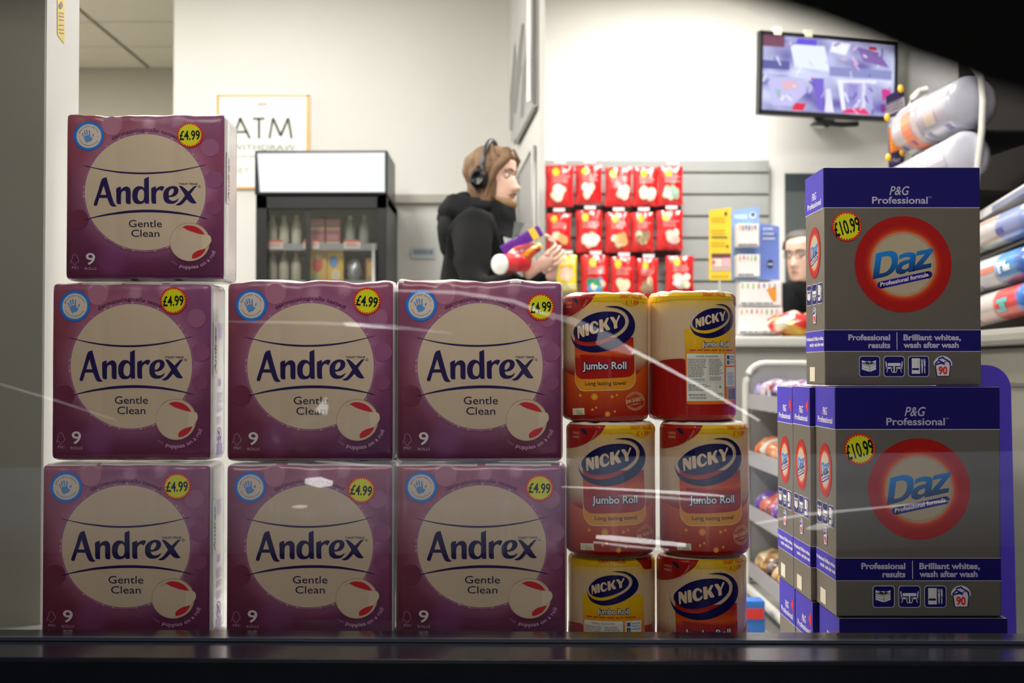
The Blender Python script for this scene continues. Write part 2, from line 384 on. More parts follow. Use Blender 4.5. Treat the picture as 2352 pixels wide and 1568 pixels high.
def daz_logo(A, cx, cy, s, sx=1.0, L=2):
    """ring and word mark about (cx, cy); s = size against the front panel's"""
    M = lambda x, y: (cx+(x-2074)*s*sx, cy+(y-608.6)*s)
    RED = ph(112, 5, 3); OR = ph(140, 58, 18); WH = ph(122, 112, 93)
    A.ring(cx, cy, [q*s for q in (111.5, 90, 82, 76, 70)][::-1], [RED, RED, ph(126, 24, 8), OR, WH][::-1], L, 72)
    A.poly(circ(cx, cy, 70.5*s, 48), WH, L)
    if sx != 1.0: pass
    def blu(x, y):
        v = (y-(cy-(30)*s)-(-.21)*(x-cx))/(56*s); v = max(0, min(1, v-.05)); a = ph(10, 84, 142); b = ph(6, 4, 44)
        return tuple(a[i]*(1-v)+b[i]*v for i in range(3))
    ox, oy, k = 1980, 540, 10.455
    glyphs(A, [[lp for lp in g] for g in DAZ], ox, oy, k, blu, L+2, M)
    A.stroke([M(*p) for p in X([(440,1222),(900,1122),(1596,968)], ox, oy, k)], 16.6*s, ph(22, 10, 92), L+2)
    b0 = len(A.items)
    x0, y0 = X([(432,1258)], ox, oy, k)[0]
    A.text('Professional formula', x0, y0, 9.4, ph(150, 144, 160), L+3, w=114, rot=-.215, bold=.03, shear=.12)
    V, F, c, l = A.items[b0]; A.items[b0] = ([M(*v) for v in V], F, c, l)
def daz_icons(A, x, y, s, n, gap, L=2):
    """the row of square care icons; x, y = top left of the first; s = side"""
    w_ = ph(150, 148, 160); k = s/46.0
    for i in range(n):
        X0 = x+i*gap
        q = lambda a, b: (X0+a*k, y+b*k)
        A.poly(rrect(X0-1.2*k, y-1.2*k, X0+47.2*k, y+47.2*k, 7*k), w_, L); A.poly(rrect(X0, y, X0+46*k, y+46*k, 6*k), BLUE, L+1)
        if i == 0:    # pile of folded cloths
            for j in range(4):
                z = 34-j*5.6
                A.poly([q(5, z-4), q(23, z+1.5), q(23, z-3.4), q(5, z-8.6)], w_, L+2); A.poly([q(24, z+1.5), q(38, z-4), q(38, z-8.6), q(24, z-3.4)], w_, L+2)
            A.poly([q(5, 16.2), q(23, 21), q(38, 15.6), q(21, 10.5)], w_, L+2)
        elif i == 1:  # table and chairs
            A.poly(rrect(X0+8*k, y+15*k, X0+38*k, y+22*k, 1*k), w_, L+2)
            A.stroke([q(23, 22), q(23, 36)], 3*k, w_, L+2, False); A.stroke([q(18, 36.5), q(28, 36.5)], 2*k, w_, L+2)
            for sg in (-1, 1):
                m = lambda a, b: q(23+sg*a, b)
                A.stroke([m(19, 12), m(17.5, 26)], 2.6*k, w_, L+2); A.stroke([m(17.5, 26.5), m(6, 26.5)], 4*k, w_, L+2)
                A.stroke([m(15, 28), m(17, 36)], 1.8*k, w_, L+2); A.stroke([m(7, 28), m(5, 36)], 1.8*k, w_, L+2)
        elif i == 2:  # napkin, fork and knife
            A.poly(rect(*q(7, 4), *q(26, 40)), w_, L+2); A.poly(rect(*q(8, 27), *q(24, 31.5)), BLUE, L+3)
            A.stroke([q(21.5, 5), q(21.5, 39)], .5*k, ph(150, 60, 50), L+3, False)
            for d in (-2.2, 0, 2.2): A.stroke([q(31+d, 6), q(31+d, 14)], 1.0*k, w_, L+2)
            A.stroke([q(31, 13), q(31, 38)], [4.4*k, 2.2*k], w_, L+2); A.stroke([q(37, 7), q(37, 24)], 3.4*k, w_, L+2); A.stroke([q(37, 24), q(37, 38)], 2.2*k, w_, L+2)
def daz_tub(A, cx, y, s, L=2):
    k = s/44.0; w_ = ph(150, 146, 150); q = lambda a, b: (cx+a*k, y+b*k)
    A.poly(smooth([q(-22, 14), q(-16, 4), q(-6, -2), q(6, -2), q(17, 5), q(22, 16), q(18, 23), q(-18, 21)]), w_, L)
    A.poly([q(-19, 18), q(19, 18), q(16, 46), q(-15, 46)], ph(24, 18, 40), L+1); A.poly([q(-17, 17), q(17, 17), q(14, 44.5), q(-13, 44.5)], w_, L+2)
    for pts in ([(-18, 16), (-10, 8), (2, 14), (12, 8)], [(-10, 4), (0, 1), (6, 6)], [(8, 6), (16, 12), (18, 22)], [(-16, 18), (-4, 14), (4, 17)]):
        A.stroke([q(*p) for p in pts], [3.2*k, 4.6*k, 3*k, 1*k][:len(pts)], ph(26, 16, 96), L+3)
    A.text('90', cx, y+40*k, 18*k, ph(150, 28, 20), L+4, align='C', w=21*k, bold=.04)
def daz_front_art():
    A = Art(); pt = ph(128, 122, 140)
    A.poly(rect(DZX, DZY, DZX+DZW, 477), BLUE, 0); A.poly(rect(DZX, 477, DZX+DZW, 478.2), LINE, 0)
    A.text('P&G', 2066.5, 448, 21, pt, 1, w=46, align='C', shear=.28, bold=.01)
    A.text('Professional', 2003.5, 468, 16.5, pt, 1, w=128, bold=.018); A.text('TM', 2133, 455, 3.4, pt, 1, w=7)
    daz_logo(A, 2074, 608.6, 1.0)
    A.poly(rect(DZX, 761, DZX+DZW, 809.5), BLUE, 0); A.poly(rect(DZX, 760.2, DZX+DZW, 761.2), LINE, 0); A.poly(rect(DZX, 809.3, DZX+DZW, 810.5), LINE, 0)
    A.text('Professional', 2043, 784, 13.4, pt, 1, w=96, align='R', bold=.035); A.text('results', 2043, 802, 13.4, pt, 1, w=50, align='R', bold=.035)
    A.poly(rect(2058, 766, 2059.4, 806), LINE, 1)
    A.text('Brilliant whites,', 2073.5, 784, 13.4, pt, 1, w=132, bold=.035); A.text('wash after wash', 2073.5, 801.5, 13.4, pt, 1, w=127, bold=.035)
    daz_icons(A, 1972.5, 822, 45.5, 3, 56.3); daz_tub(A, 2163.5, 823, 43)
    return A
def daz_side_art(wd):
    """narrow side, x 0..wd, y as on the front"""
    A = Art(); pt = ph(150, 146, 165); m = wd/2
    A.poly(rect(0, DZY, wd, 477), ph(44, 34, 120), 0); A.poly(rect(0, 477, wd, 478.2), LINE, 0)
    A.text('P&G', m, 448, 18, pt, 1, w=44, align='C', shear=.28, bold=.01); A.text('Professional', m, 466, 14, pt, 1, w=wd*.74, align='C', bold=.018)
    daz_logo(A, m, 574, .55)
    daz_icons(A, m-.42*wd, 650, .25*wd, 3, .295*wd); daz_tub(A, m, 706, 36)
    A.poly(rect(0, 761, wd, 809.5), ph(44, 34, 120), 0); A.poly(rect(0, 760.2, wd, 761.2), LINE, 0); A.poly(rect(0, 809.3, wd, 810.5), LINE, 0)
    for t, x, al, y in (('Professional', m-12, 'R', 783), ('results', m-12, 'R', 797), ('Brilliant whites,', m-5, 'L', 783), ('wash after wash', m-5, 'L', 797)):
        A.text(t, x, y, 9, pt, 1, w=(.40 if al == 'R' else .5)*wd*(.55 if t == 'results' else 1), align=al, bold=.03)
    A.poly(rect(wd*.22, 846, wd*.5, 880), ph(150, 142, 128), 1)
    return A
# ---- kitchen roll, design frame = the left middle roll, px (1305.8,971) 208 x 303, centre x 1409.9
NX, NY, NW, NH = 1409.9, 971.6, 208.0, 303.0
NICKY = [
 [(360,690),(380,678),(425,665),(455,680),(525,785,1),(530,650),(550,636),(575,634),(587,680),(600,975),(560,1008),(525,995),(420,855,1),(428,1030),(400,1053),(378,1035)],
 [(610,620),(640,600),(700,592),(718,610),(736,935),(715,960),(650,970),(628,945)],
 [(995,655),(975,640),(925,592),(870,620),(852,700),(860,780),(900,832),(960,815),(1000,765),(1025,755),(1040,775),(1030,815),(980,880),(900,915),(820,905),(765,840),(748,740),(765,640),(820,560),(900,522),(975,545),(1020,600),(1018,645)],
 [(1050,500),(1080,482),(1145,472),(1165,495),(1182,605,1),(1270,450),(1300,428),(1335,428),(1348,450),(1285,590),(1290,612),(1380,750),(1385,782),(1360,797),(1295,808),(1265,790),(1182,680,1),(1190,820),(1170,845),(1100,858),(1075,840)],
 [(1382,420),(1410,405),(1475,395),(1505,415),(1575,515,1),(1635,365),(1660,345),(1688,360),(1680,410),(1605,580),(1612,720),(1590,745),(1525,760),(1503,740),(1490,600)]]
N_IN = [(230,880),(260,740),(370,600),(560,440),(800,320),(1080,250),(1380,235),(1600,260),(1740,330),(1830,440),(1845,580),(1790,700),(1660,830),(1450,960),(1150,1080),(850,1150),(600,1155),(420,1110),(290,1020)]
N_OUT = [(1190,95,1),(1400,70),(1620,75),(1800,130),(1980,260),(2100,440),(2145,640),(2110,850),(2000,1030),(1820,1190),(1550,1340),(1250,1440),(950,1480),(700,1460),(480,1400),(300,1300),(190,1120),(140,960),(135,870,1),(160,980),(260,1130),(420,1230),(650,1280),(900,1275),(1200,1200),(1500,1060),(1750,900),(1900,730),(1960,540),(1930,380),(1820,240),(1650,150),(1450,110),(1300,98)]
NB = ph(8, 6, 48); NC = ph(146, 128, 104)
def nicky_logo(A, M, L):
    ox, oy, k = 1320, 1000, 13.07
    A.poly([M(*p) for p in smooth(X(N_IN, ox, oy, k))], NB, L); A.poly([M(*p) for p in smooth(X(N_OUT, ox, oy, k))], NB, L)
    for g in NICKY: A.poly([M(*p) for p in smooth(X(g, ox, oy, k), 3)], NC, L+1)
YEL = ph(172, 118, 4); NRED = ph(102, 10, 6)
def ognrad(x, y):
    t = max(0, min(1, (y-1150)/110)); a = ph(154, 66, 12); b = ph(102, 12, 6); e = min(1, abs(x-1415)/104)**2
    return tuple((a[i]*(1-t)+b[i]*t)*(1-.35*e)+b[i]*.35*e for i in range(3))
def panelgrad(x, y):
    t = max(0, min(1, abs(y-1118)/30)); t = t if y < 1118 else 1; a = ph(144, 56, 14); b = ph(108, 12, 7)
    return tuple(a[i]*(1-t)+b[i]*t for i in range(3))
def kcrop(pts): return X(pts, 1290, 960, 4.752)
def roll_front_art():
    A = Art()
    A.poly([(1300, 972), (1520, 972), (1520, 994.5), (1495, 995), (1488, 1002), (1475, 1005), (1463, 1003), (1456, 997), (1449, 994.5), (1300, 994.5)], YEL, 0)
    A.poly(smooth(kcrop([(0,0,1),(492,0,1),(486,55),(440,150),(330,240),(200,310),(75,345),(0,355,1)])), NRED, 1)
    A.text('GREAT VALUE', 1448.6, 985.6, 7.6, ph(138, 34, 12), 2, w=52, bold=.02, rot=.02); A.text('£ 1.09', 1463, 1000.3, 9.6, ph(138, 34, 12), 2, w=30, bold=.015)
    pk = ph(150, 110, 100)
    A.text('OPEN', 1318.5, 998.6, 6, pk, 2, w=14); A.text('HERE', 1318.5, 1007.6, 6, pk, 2, w=14)
    A.poly(smooth(kcrop([(205,125,1),(235,112),(270,140),(285,190,1),(262,178),(235,160)])), ph(20, 16, 40), 2)
    A.text('EASY OPENING  EASY OPENING', 0, 0, 3.6, pk, 2, arc=(1306, 965, 71, 78, 20))
    for i in range(24):
        a = radians(84-2.9*i); A.poly(circ(1306+75*cos(a), 965+75*sin(a)*.96, .55, 6), pk, 2)
    # bubbles of colour at the foot
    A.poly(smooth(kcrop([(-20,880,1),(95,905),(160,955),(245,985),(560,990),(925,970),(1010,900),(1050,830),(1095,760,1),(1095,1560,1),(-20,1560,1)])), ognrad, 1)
    A.poly(kcrop(rect(240, 560, 905, 700)), panelgrad, 3)
    pan = [(240,640,1),(905,640,1),(925,1010),(900,1090),(830,1132),(700,1140),(460,1146),(330,1146),(275,1100),(247,1040)]
    A.poly(smooth(kcrop([(238,640,1),(908,640,1),(930,1010),(905,1094),(832,1138),(700,1146),(460,1152),(326,1152),(270,1104),(243,1042)])), ph(196, 150, 110), 2)
    A.poly(smooth(kcrop([(p[0], p[1], *p[2:]) for p in pan])), ph(166, 98, 14), 3)
    A.poly(smooth(kcrop([(240,600,1),(905,600,1),(916,920),(890,975),(830,1000),(330,1022),(270,990),(248,930)])), panelgrad, 4)
    nicky_logo(A, lambda x, y: (x, y), 5)
    for dx in (-.9, 0, .9):
        for dy in (-.9, 0, .9):
            if dx or dy: A.text('Jumbo Roll', 1360.6+dx, 1152.6+dy, 17.5, NB, 5, w=104, bold=.055, rot=-.015)
    A.text('Jumbo Roll', 1361, 1152.6, 17.5, ph(175, 165, 165), 6, w=103, bold=.022, rot=-.015)
    A.text('Long lasting towel', 1366.6, 1189.6, 9.6, ph(50, 30, 36), 5, w=96, rot=-.015, bold=.015)
    for (x, y, r) in ((1389, 1216, 8.5), (1354, 1213, 4), (1431, 1216, 4), (1442, 1212, 3.4), (1420, 1256, 6.5), (1384, 1246, 3.4), (1393, 1241, 3), (1437, 1250, 3)):
        A.ring(x, y, (r*.3, r*.86, r), (ph(196, 104, 30), ph(186, 92, 24), ph(126, 40, 16)), 2, 20); A.poly(circ(x, y, r*.32, 12), ph(206, 122, 48), 3)
    st = ph(196, 130, 100); cx, cy = 1484.5, 1226.5
    A.ring(cx, cy, (20.6, 21.6), (st, st), 2, 40)
    A.text('GUARANTEED', 0, 0, 3.8, st, 2, arc=(cx, cy, 15.6, -150, -30)); A.text('GUARANTEED', 0, 0, 3.8, st, 2, arc=(cx, cy, 19.4, 145, 35))
    A.text('200 SHEETS', cx, cy+1.5, 7.4, st, 2, w=42, align='C', rot=-.16, bold=.02)
    for d in (-7, 7): A.stroke([(cx-12, cy+d*1.1+1.9), (cx+12, cy+d*1.1-1.9)], .5, st, 2, False)
    for d in (-4, 0, 4): A.poly(starb(cx+d, cy+6.2-d*.16, .7, 1.6, 5), st, 3)
    A.poly(kcrop([(212,1350),(352,1342),(356,1415),(216,1422)]), ph(150, 142, 120), 2)
    A.text('FSC', 1345.5, 1252, 4, ph(70, 80, 60), 3, w=14); A.lines(1345, 1253.5, 1362, 1258, 2, ph(70, 80, 60), 3, .5)
    A.stroke([(1340, 1256), (1340, 1249), (1337.6, 1252)], .7, ph(70, 80, 60), 3, False)
    return A
def roll_back_art():
    """reverse label, traced on the top right roll and moved to the design frame"""
    A = Art(); K = lambda pts: [((1280+p[0]/4.479)-1601+NX, (640+p[1]/4.479)-663.5+NY)+tuple(p[2:]) for p in pts]
    k1 = lambda x, y: K([(x, y)])[0]
    A.poly(K([(900,60),(2010,60),(2010,195),(1130,205),(900,230)]), YEL, 0)
    A.poly(smooth(K([(1815,60,1),(2100,60,1),(2100,255,1),(1885,250),(1850,190),(1822,140)])), NRED, 1)
    x, y = k1(1460, 165); A.text('GREAT VALUE', x, y, 8, ph(138, 34, 12), 2, w=60, bold=.02)
    A.poly(smooth(K([(860,900,1),(1000,850),(1100,822),(1240,812,1),(1300,830,1),(1870,830,1),(2050,830,1),(2050,1500,1),(860,1500,1)])), ph(100, 10, 7), 1)
    def gr(x, y):
        t = max(0, min(1, (y-k1(0, 620)[1])/60)); a = ph(182, 118, 6); b = ph(154, 72, 14); return tuple(a[i]*(1-t)+b[i]*t for i in range(3))
    A.poly(smooth(K([(1270,520,1),(1290,502),(1850,498),(1865,520,1),(1880,1260),(1860,1278),(1310,1285),(1290,1270)])), gr, 2)
    M = lambda px, py: (k1(1577, 0)[0]+(px-(1320+1140/13.07))*.735, k1(0, 424)[1]+(py-(1000+770/13.07))*.735)
    nicky_logo(A, M, 3)
    x, y = k1(1450, 688)
    for dx, dy in ((-.7, 0), (.7, 0), (0, .7), (0, -.7)): A.text('Jumbo Roll', x+dx, y+dy, 12, NB, 3, w=69, bold=.06)
    A.text('Jumbo Roll', x, y, 12, ph(180, 170, 165), 4, w=69, bold=.022)
    q = K(rect(1320, 715, 1845, 740)); A.lines(q[0][0], q[0][1]+1, q[2][0], q[2][1], 1, ph(110, 40, 20), 3, .6, 3)
    WHT = ph(165, 155, 138); tx = ph(80, 76, 76)
    def panel(x0, y0, x1, y1):
        a = k1(x0, y0); b = k1(x1, y1); A.poly(rrect(a[0], a[1], b[0], b[1], 2), WHT, 3)
    panel(1292, 762, 1702, 1250); panel(1722, 762, 1850, 885); panel(1724, 900, 1852, 1105); panel(1738, 1115, 1862, 1245)
    x, y = k1(1385, 798); A.text('SOFIDEL GUARANTEE', x, y, 4, tx, 4, w=54, bold=.02)
    for (a, b, c, d, n, sd, cl) in ((1305,820,1500,1010,12,1,tx), (1525,820,1695,990,11,2,tx), (1530,1000,1670,1045,3,3,tx), (1310,1020,1490,1045,2,4,ph(60,80,130)), (1308,1080,1540,1150,5,5,tx), (1310,1182,1538,1200,1,6,ph(30,40,80)), (1318,1208,1520,1235,2,7,tx), (1775,785,1845,870,3,8,ph(80,110,160)), (1740,955,1845,1090,7,9,ph(80,110,160)), (1615,1170,1690,1235,4,10,ph(90,110,90))):
        p = k1(a, b); q = k1(c, d); A.lines(p[0], p[1], q[0], q[1], n, cl, 4, .5, sd)
    for (a, b, c, d) in ((1298,812,1505,1056), (1518,812,1698,1056), (1605,1068,1698,1240)):
        p = k1(a, b); q = k1(c, d); A.stroke([(p[0], p[1]), (q[0], p[1]), (q[0], q[1]), (p[0], q[1]), (p[0], p[1])], .35, tx, 4, False)
    p = k1(1736, 778); A.poly(rect(p[0], p[1], p[0]+7, p[1]+9), ph(24, 44, 90), 4); p = k1(1736, 832); A.poly(rect(p[0], p[1], p[0]+7, p[1]+9), ph(16, 16, 24), 4); A.text('f', p[0]+3.5, p[1]+8, 6, WHT, 5, align='C')
    A.poly(starb(*k1(1650, 1105), 2.2, 5, 7), ph(60, 110, 60), 4)
    rr = random.Random(4); x = k1(1745, 0)[0]; y0 = k1(0, 1122)[1]; y1 = k1(0, 1238)[1]
    while x < k1(1852, 0)[0]: b = .4+rr.random()*.8; A.poly(rect(x, y0, x+b, y1), ph(40, 36, 40), 4); x += b+.4+rr.random()*.6
    return A
# ================================================================== STRUCTURE
WALLW = mat('white_wall_paint', (0.80, 0.79, 0.76), 0.7, vary=.02)
WALLG = mat('grey_wall_paint', (0.50, 0.49, 0.46), 0.7, vary=.03)
WALLB = mat('far_wall_paint', (0.50, 0.47, 0.39), 0.75, vary=.04)
WALLD = mat('dark_wall_paint', (0.075, 0.068, 0.06), 0.6, vary=.08)
CEILM = mat('ceiling_tile_board', (0.72, 0.68, 0.56), 0.9, vary=.04, noise_s=40, bump=.1)
GRIDM = mat('ceiling_grid_paint', (0.45, 0.43, 0.36), 0.6)
FLOORM = mat('vinyl_floor', (0.34, 0.33, 0.31), 0.35, vary=.15)
BLACKF = mat('black_window_frame', (0.008, 0.009, 0.013), 0.22, coat=.3, vary=.3, noise_s=30)
GREYF = mat('grey_steel', (0.36, 0.36, 0.35), 0.4)
YG = 2.2       # the shop window
ROOMX0, ROOMX1, ROOMY1, CZ = -4.2, 2.11, 9.0, 3.0
struct('floor', MB().box((ROOMX0, YG+.05, -.06), (3.2, ROOMY1+.1, 0)), FLOORM)
grd = struct('ground', MB().box((-9, -9, -.22), (9, YG-.06, -.14)), mat('wet_pavement', (.05, .05, .055), .35, vary=.3))
# suspended ceiling: grid of metal bars with one tile in each bay
ceil = struct('ceiling', MB().box((ROOMX0, YG+.06, CZ+.012), (3.2, ROOMY1+.1, CZ+.08)), GRIDM)
tile_me = None
TX_, TY_ = 1.2, 0.6
lampcells = []
gx0 = -2.51-1.2*1
for i in range(-1, 5):
    for j in range(11):
        x = gx0+i*TX_; y = 9.0-(j+1)*TY_
        if x+TX_ > 3.3 or x < ROOMX0-.3 or y < 2.2: continue
        if tile_me is None:
            o = MB().box((0.014, 0.014, -.010), (TX_-.014, TY_-.014, .006), bev=.003).build('ceiling_tile', CEILM, ceil, world=False); tile_me = o.data
        else:
            o = bpy.data.objects.new('ceiling_tile', tile_me); COL.objects.link(o); o.parent = ceil
        o.location = (x, y, CZ)
LAMPM = mat('lamp_diffuser', (1, .97, .92), .5, emit=9)
lamp0 = None
for i, (lx, ly, k) in enumerate(LAMPS):
    if lamp0 is None:
        lamp0 = thing('ceiling_lamp', 'x', 'lamp', (lx, ly, 0), 'ceiling lamps of the shop')
        MB().box((-.32, -.62, 2.962), (.32, .62, 2.987), bev=.004).build('frame', mat('white_metal', (.75, .75, .73), .4), lamp0, world=False)
        MB().box((-.28, -.58, 2.958), (.28, .58, 2.963)).build('diffuser', LAMPM, lamp0, world=False); o = lamp0
    else: o = copy_tree(lamp0); o.location = (lx, ly, 0)
    o['label'] = 'flat white ceiling lamp out of view, ' + ['over the sweet bags and counter', 'over the customer with headphones', 'behind the toilet paper stacks', 'over the sweets rack by the washing powder', 'in the rear hall left of the sign'][i]
def wall(name, a, b, m): return struct(name, MB().box(a, b), m)
wall('wall_back', (-.02, 7.1, 0), (ROOMX1, 7.2, CZ), WALLW)
wall('wall_hall_back', (ROOMX0, 9.0, 0), (0, 9.1, CZ), WALLB)
xl = P(397, 500, 6.6).x
wall('wall_middle', (xl, 6.6, 0), (.03, 6.7, CZ), mat('cool_white_wall', (.70, .69, .66), .7, vary=.02))
wall('wall_left', (ROOMX0-.1, 2.3, 0), (ROOMX0, ROOMY1, CZ), WALLG)
wall('wall_right', (ROOMX1, 2.3, 0), (ROOMX1+.1, 7.2, CZ), mat('mid_grey_wall_paint', (.26, .26, .25), .7, vary=.03))
# partition that comes toward the window, its left face in view
pf = P(1165, 500, 6.6); pn = P(1240, 500, 5.5)
q = MB(); q.add([(pf.x, 6.6, 0), (pn.x, 5.5, 0), (pn.x+.022, 5.5, 0), (pf.x+.03, 6.6, 0), (pf.x, 6.6, CZ), (pn.x, 5.5, CZ), (pn.x+.022, 5.5, CZ), (pf.x+.03, 6.6, CZ)],
      [(0, 1, 5, 4), (1, 2, 6, 5), (2, 3, 7, 6), (3, 0, 4, 7), (4, 5, 6, 7), (3, 2, 1, 0)])
struct('wall_partition', q, mat('pale_grey_partition', (.60, .59, .56), .6, vary=.03))
def onpart(px, py, off=.006):
    """a point on the left face of the partition for a photo pixel"""
    a = Vector((pf.x, 6.6)); b = Vector((pn.x, 5.5)); d = (px-1176)/FPX
    t = (d*a.y-a.x)/((b.x-a.x)-d*(b.y-a.y)); c = a+(b-a)*t
    p = P(px, py, c.y); n = Vector((-(a.y-b.y), -(b.x-a.x), 0)).normalized(); return p+n*off
# grey door set in the partition
dm = MB(); dr = [(1197, 400), (1231, 338), (1231, 900), (1197, 880)]
f = [onpart(*p, .002) for p in dr]; g = [onpart(*p, .010) for p in dr]
dm.add(f+g, [(0, 1, 5, 4), (1, 2, 6, 5), (2, 3, 7, 6), (3, 0, 4, 7), (4, 5, 6, 7)])
d2 = struct('door_2', dm, mat('grey_door_paint', (.34, .33, .33), .5))
fr = MB(); fr.tube([onpart(1196, 880, .012), onpart(1196, 402, .012), onpart(1232, 336, .012), onpart(1232, 900, .012)], .012, 6)
fr.build('door_frame', mat('pale_grey_partition', (.6, .59, .56)), d2)
# window reveal / left pier: grey face and bright return
pxr = P(97, 700, 2.45).x
wall('wall_front_left', (ROOMX0, 2.45, -.1), (pxr, 2.635, CZ), mat('grey_pier_board', (.345, .335, .285), .6, vary=.05))
rv = MB().box((pxr, 2.452, -.1), (pxr+.004, 2.635, CZ)); struct('trim_1', rv, mat('white_reveal', (.78, .77, .74), .5, vary=.02))
# the rest of the shop front right of the frame and above
wall('wall_front_right', (1.12, 2.3, -.1), (3.2, 2.36, CZ), WALLG)
wall('wall_front_top', (ROOMX0, 2.24, 1.75), (3.2, 2.34, 3.2), WALLG)
z1u = P(1176, 1500, 2.24).z
# window sill shelf (display ledge) under the packs
ZS = P(1176, 1466, 2.32).z
LEDGE = mat('grey_ledge_board', (.33, .31, .30), .5, vary=.05)
ZR = P(1400, 1279, 2.32).z-.2345; xr = P(1305, 900, 2.32).x; xq = P(1745, 900, 2.32).x; ZQ = P(1900, 1415, 2.33).z-.412
struct('sill', MB().box((-1.3, 2.306, ZS-.04), (xr-.003, 2.80, ZS-.0005)).box((xr, 2.306, ZR-.04), (xq, 2.80, ZR-.0005)).box((xq+.003, 2.306, ZQ-.04), (1.15, 2.84, ZQ-.0005)), LEDGE)
struct('wall_under_window', MB().box((-1.9, 2.245, -.2), (2.0, 2.30, z1u)), mat('dark_stall_riser', (.02, .02, .024), .5))
# window: frame bars

wn = thing('window_1', 'wide shop window pane in a black metal frame in front of the stacked goods', 'window'); wn['kind'] = 'structure'; del wn['category']
yaw = radians(-1.1); RW = Matrix.Translation((0, YG, 0)) @ Matrix.Rotation(yaw, 4, 'Z') @ Matrix.Translation((0, -YG, 0))
z1 = P(1176, 1450, 2.235).z; z2 = P(1176, 1484, 2.14).z
MB().box((-2.0, 2.17, z1-.16), (2.0, 2.24, z1), bev=.004, M=RW).build('window_sash', BLACKF, wn)
MB().box((-2.0, 2.04, z2-.35), (2.0, 2.175, z2), bev=.006, M=RW).build('window_frame', BLACKF, wn)
MB().box((-2.0, 2.165, z1-.004), (2.0, 2.178, z1+.0012), M=RW).build('window_bead', mat('grey_bead', (.10, .11, .14), .25, metal=.6), wn)
MB().box((-2.0, 2.10, 1.75), (2.0, 2.24, 1.83), bev=.006, M=RW).build('window_frame', BLACKF, wn)
def glass_mat():
    m = bpy.data.materials.new('clear_window_glass'); m.use_nodes = True; nt = m.node_tree; nt.nodes.clear()
    o = nt.nodes.new('ShaderNodeOutputMaterial'); mx = nt.nodes.new('ShaderNodeMixShader'); t = nt.nodes.new('ShaderNodeBsdfTransparent')
    g = nt.nodes.new('ShaderNodeBsdfGlossy'); g.inputs['Roughness'].default_value = 0.0; fz = nt.nodes.new('ShaderNodeFresnel'); fz.inputs['IOR'].default_value = 1.5
    t.inputs[0].default_value = (.985, .99, .985, 1)
    n = nt.nodes.new('ShaderNodeTexNoise'); n.inputs['Scale'].default_value = 1.3; tc = nt.nodes.new('ShaderNodeTexCoord'); bp = nt.nodes.new('ShaderNodeBump')
    bp.inputs['Strength'].default_value = .05; bp.inputs['Distance'].default_value = .01
    nt.links.new(tc.outputs['Object'], n.inputs['Vector']); nt.links.new(n.outputs['Fac'], bp.inputs['Height']); nt.links.new(bp.outputs[0], g.inputs['Normal'])
    nt.links.new(fz.outputs[0], mx.inputs[0]); nt.links.new(t.outputs[0], mx.inputs[1]); nt.links.new(g.outputs[0], mx.inputs[2]); nt.links.new(mx.outputs[0], o.inputs[0])
    return m
MB().box((-1.98, 2.200, z1-.01), (1.98, 2.206, 1.76), M=RW).build('window_pane', glass_mat(), wn)
# ================================================================== TOILET TISSUE PACKS
FILM = mat('clear_white_film', (.90, .88, .87), .25, coat=.6, noise_s=25, bump=.15)
art_t = tissue_art().cut((7.5, 7.5)); art_b = badge_art().cut((7.5, 7.5))
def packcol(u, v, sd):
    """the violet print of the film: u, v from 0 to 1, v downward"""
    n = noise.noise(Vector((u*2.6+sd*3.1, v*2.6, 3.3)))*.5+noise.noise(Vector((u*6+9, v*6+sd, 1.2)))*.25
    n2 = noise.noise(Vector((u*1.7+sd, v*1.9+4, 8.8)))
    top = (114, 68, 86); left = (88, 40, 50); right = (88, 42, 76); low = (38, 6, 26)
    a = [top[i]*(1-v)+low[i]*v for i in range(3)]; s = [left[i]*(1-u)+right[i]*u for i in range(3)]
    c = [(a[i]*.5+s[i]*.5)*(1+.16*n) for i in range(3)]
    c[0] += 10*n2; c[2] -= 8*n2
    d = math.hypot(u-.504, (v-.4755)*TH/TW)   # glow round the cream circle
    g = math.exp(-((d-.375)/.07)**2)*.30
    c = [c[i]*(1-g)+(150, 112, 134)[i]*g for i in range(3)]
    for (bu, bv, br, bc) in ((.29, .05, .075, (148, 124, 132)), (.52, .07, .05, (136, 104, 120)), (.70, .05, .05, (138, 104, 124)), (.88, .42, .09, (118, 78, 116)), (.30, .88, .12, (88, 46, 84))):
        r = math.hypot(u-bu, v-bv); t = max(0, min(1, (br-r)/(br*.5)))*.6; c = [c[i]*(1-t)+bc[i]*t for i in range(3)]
    return ph(*c)
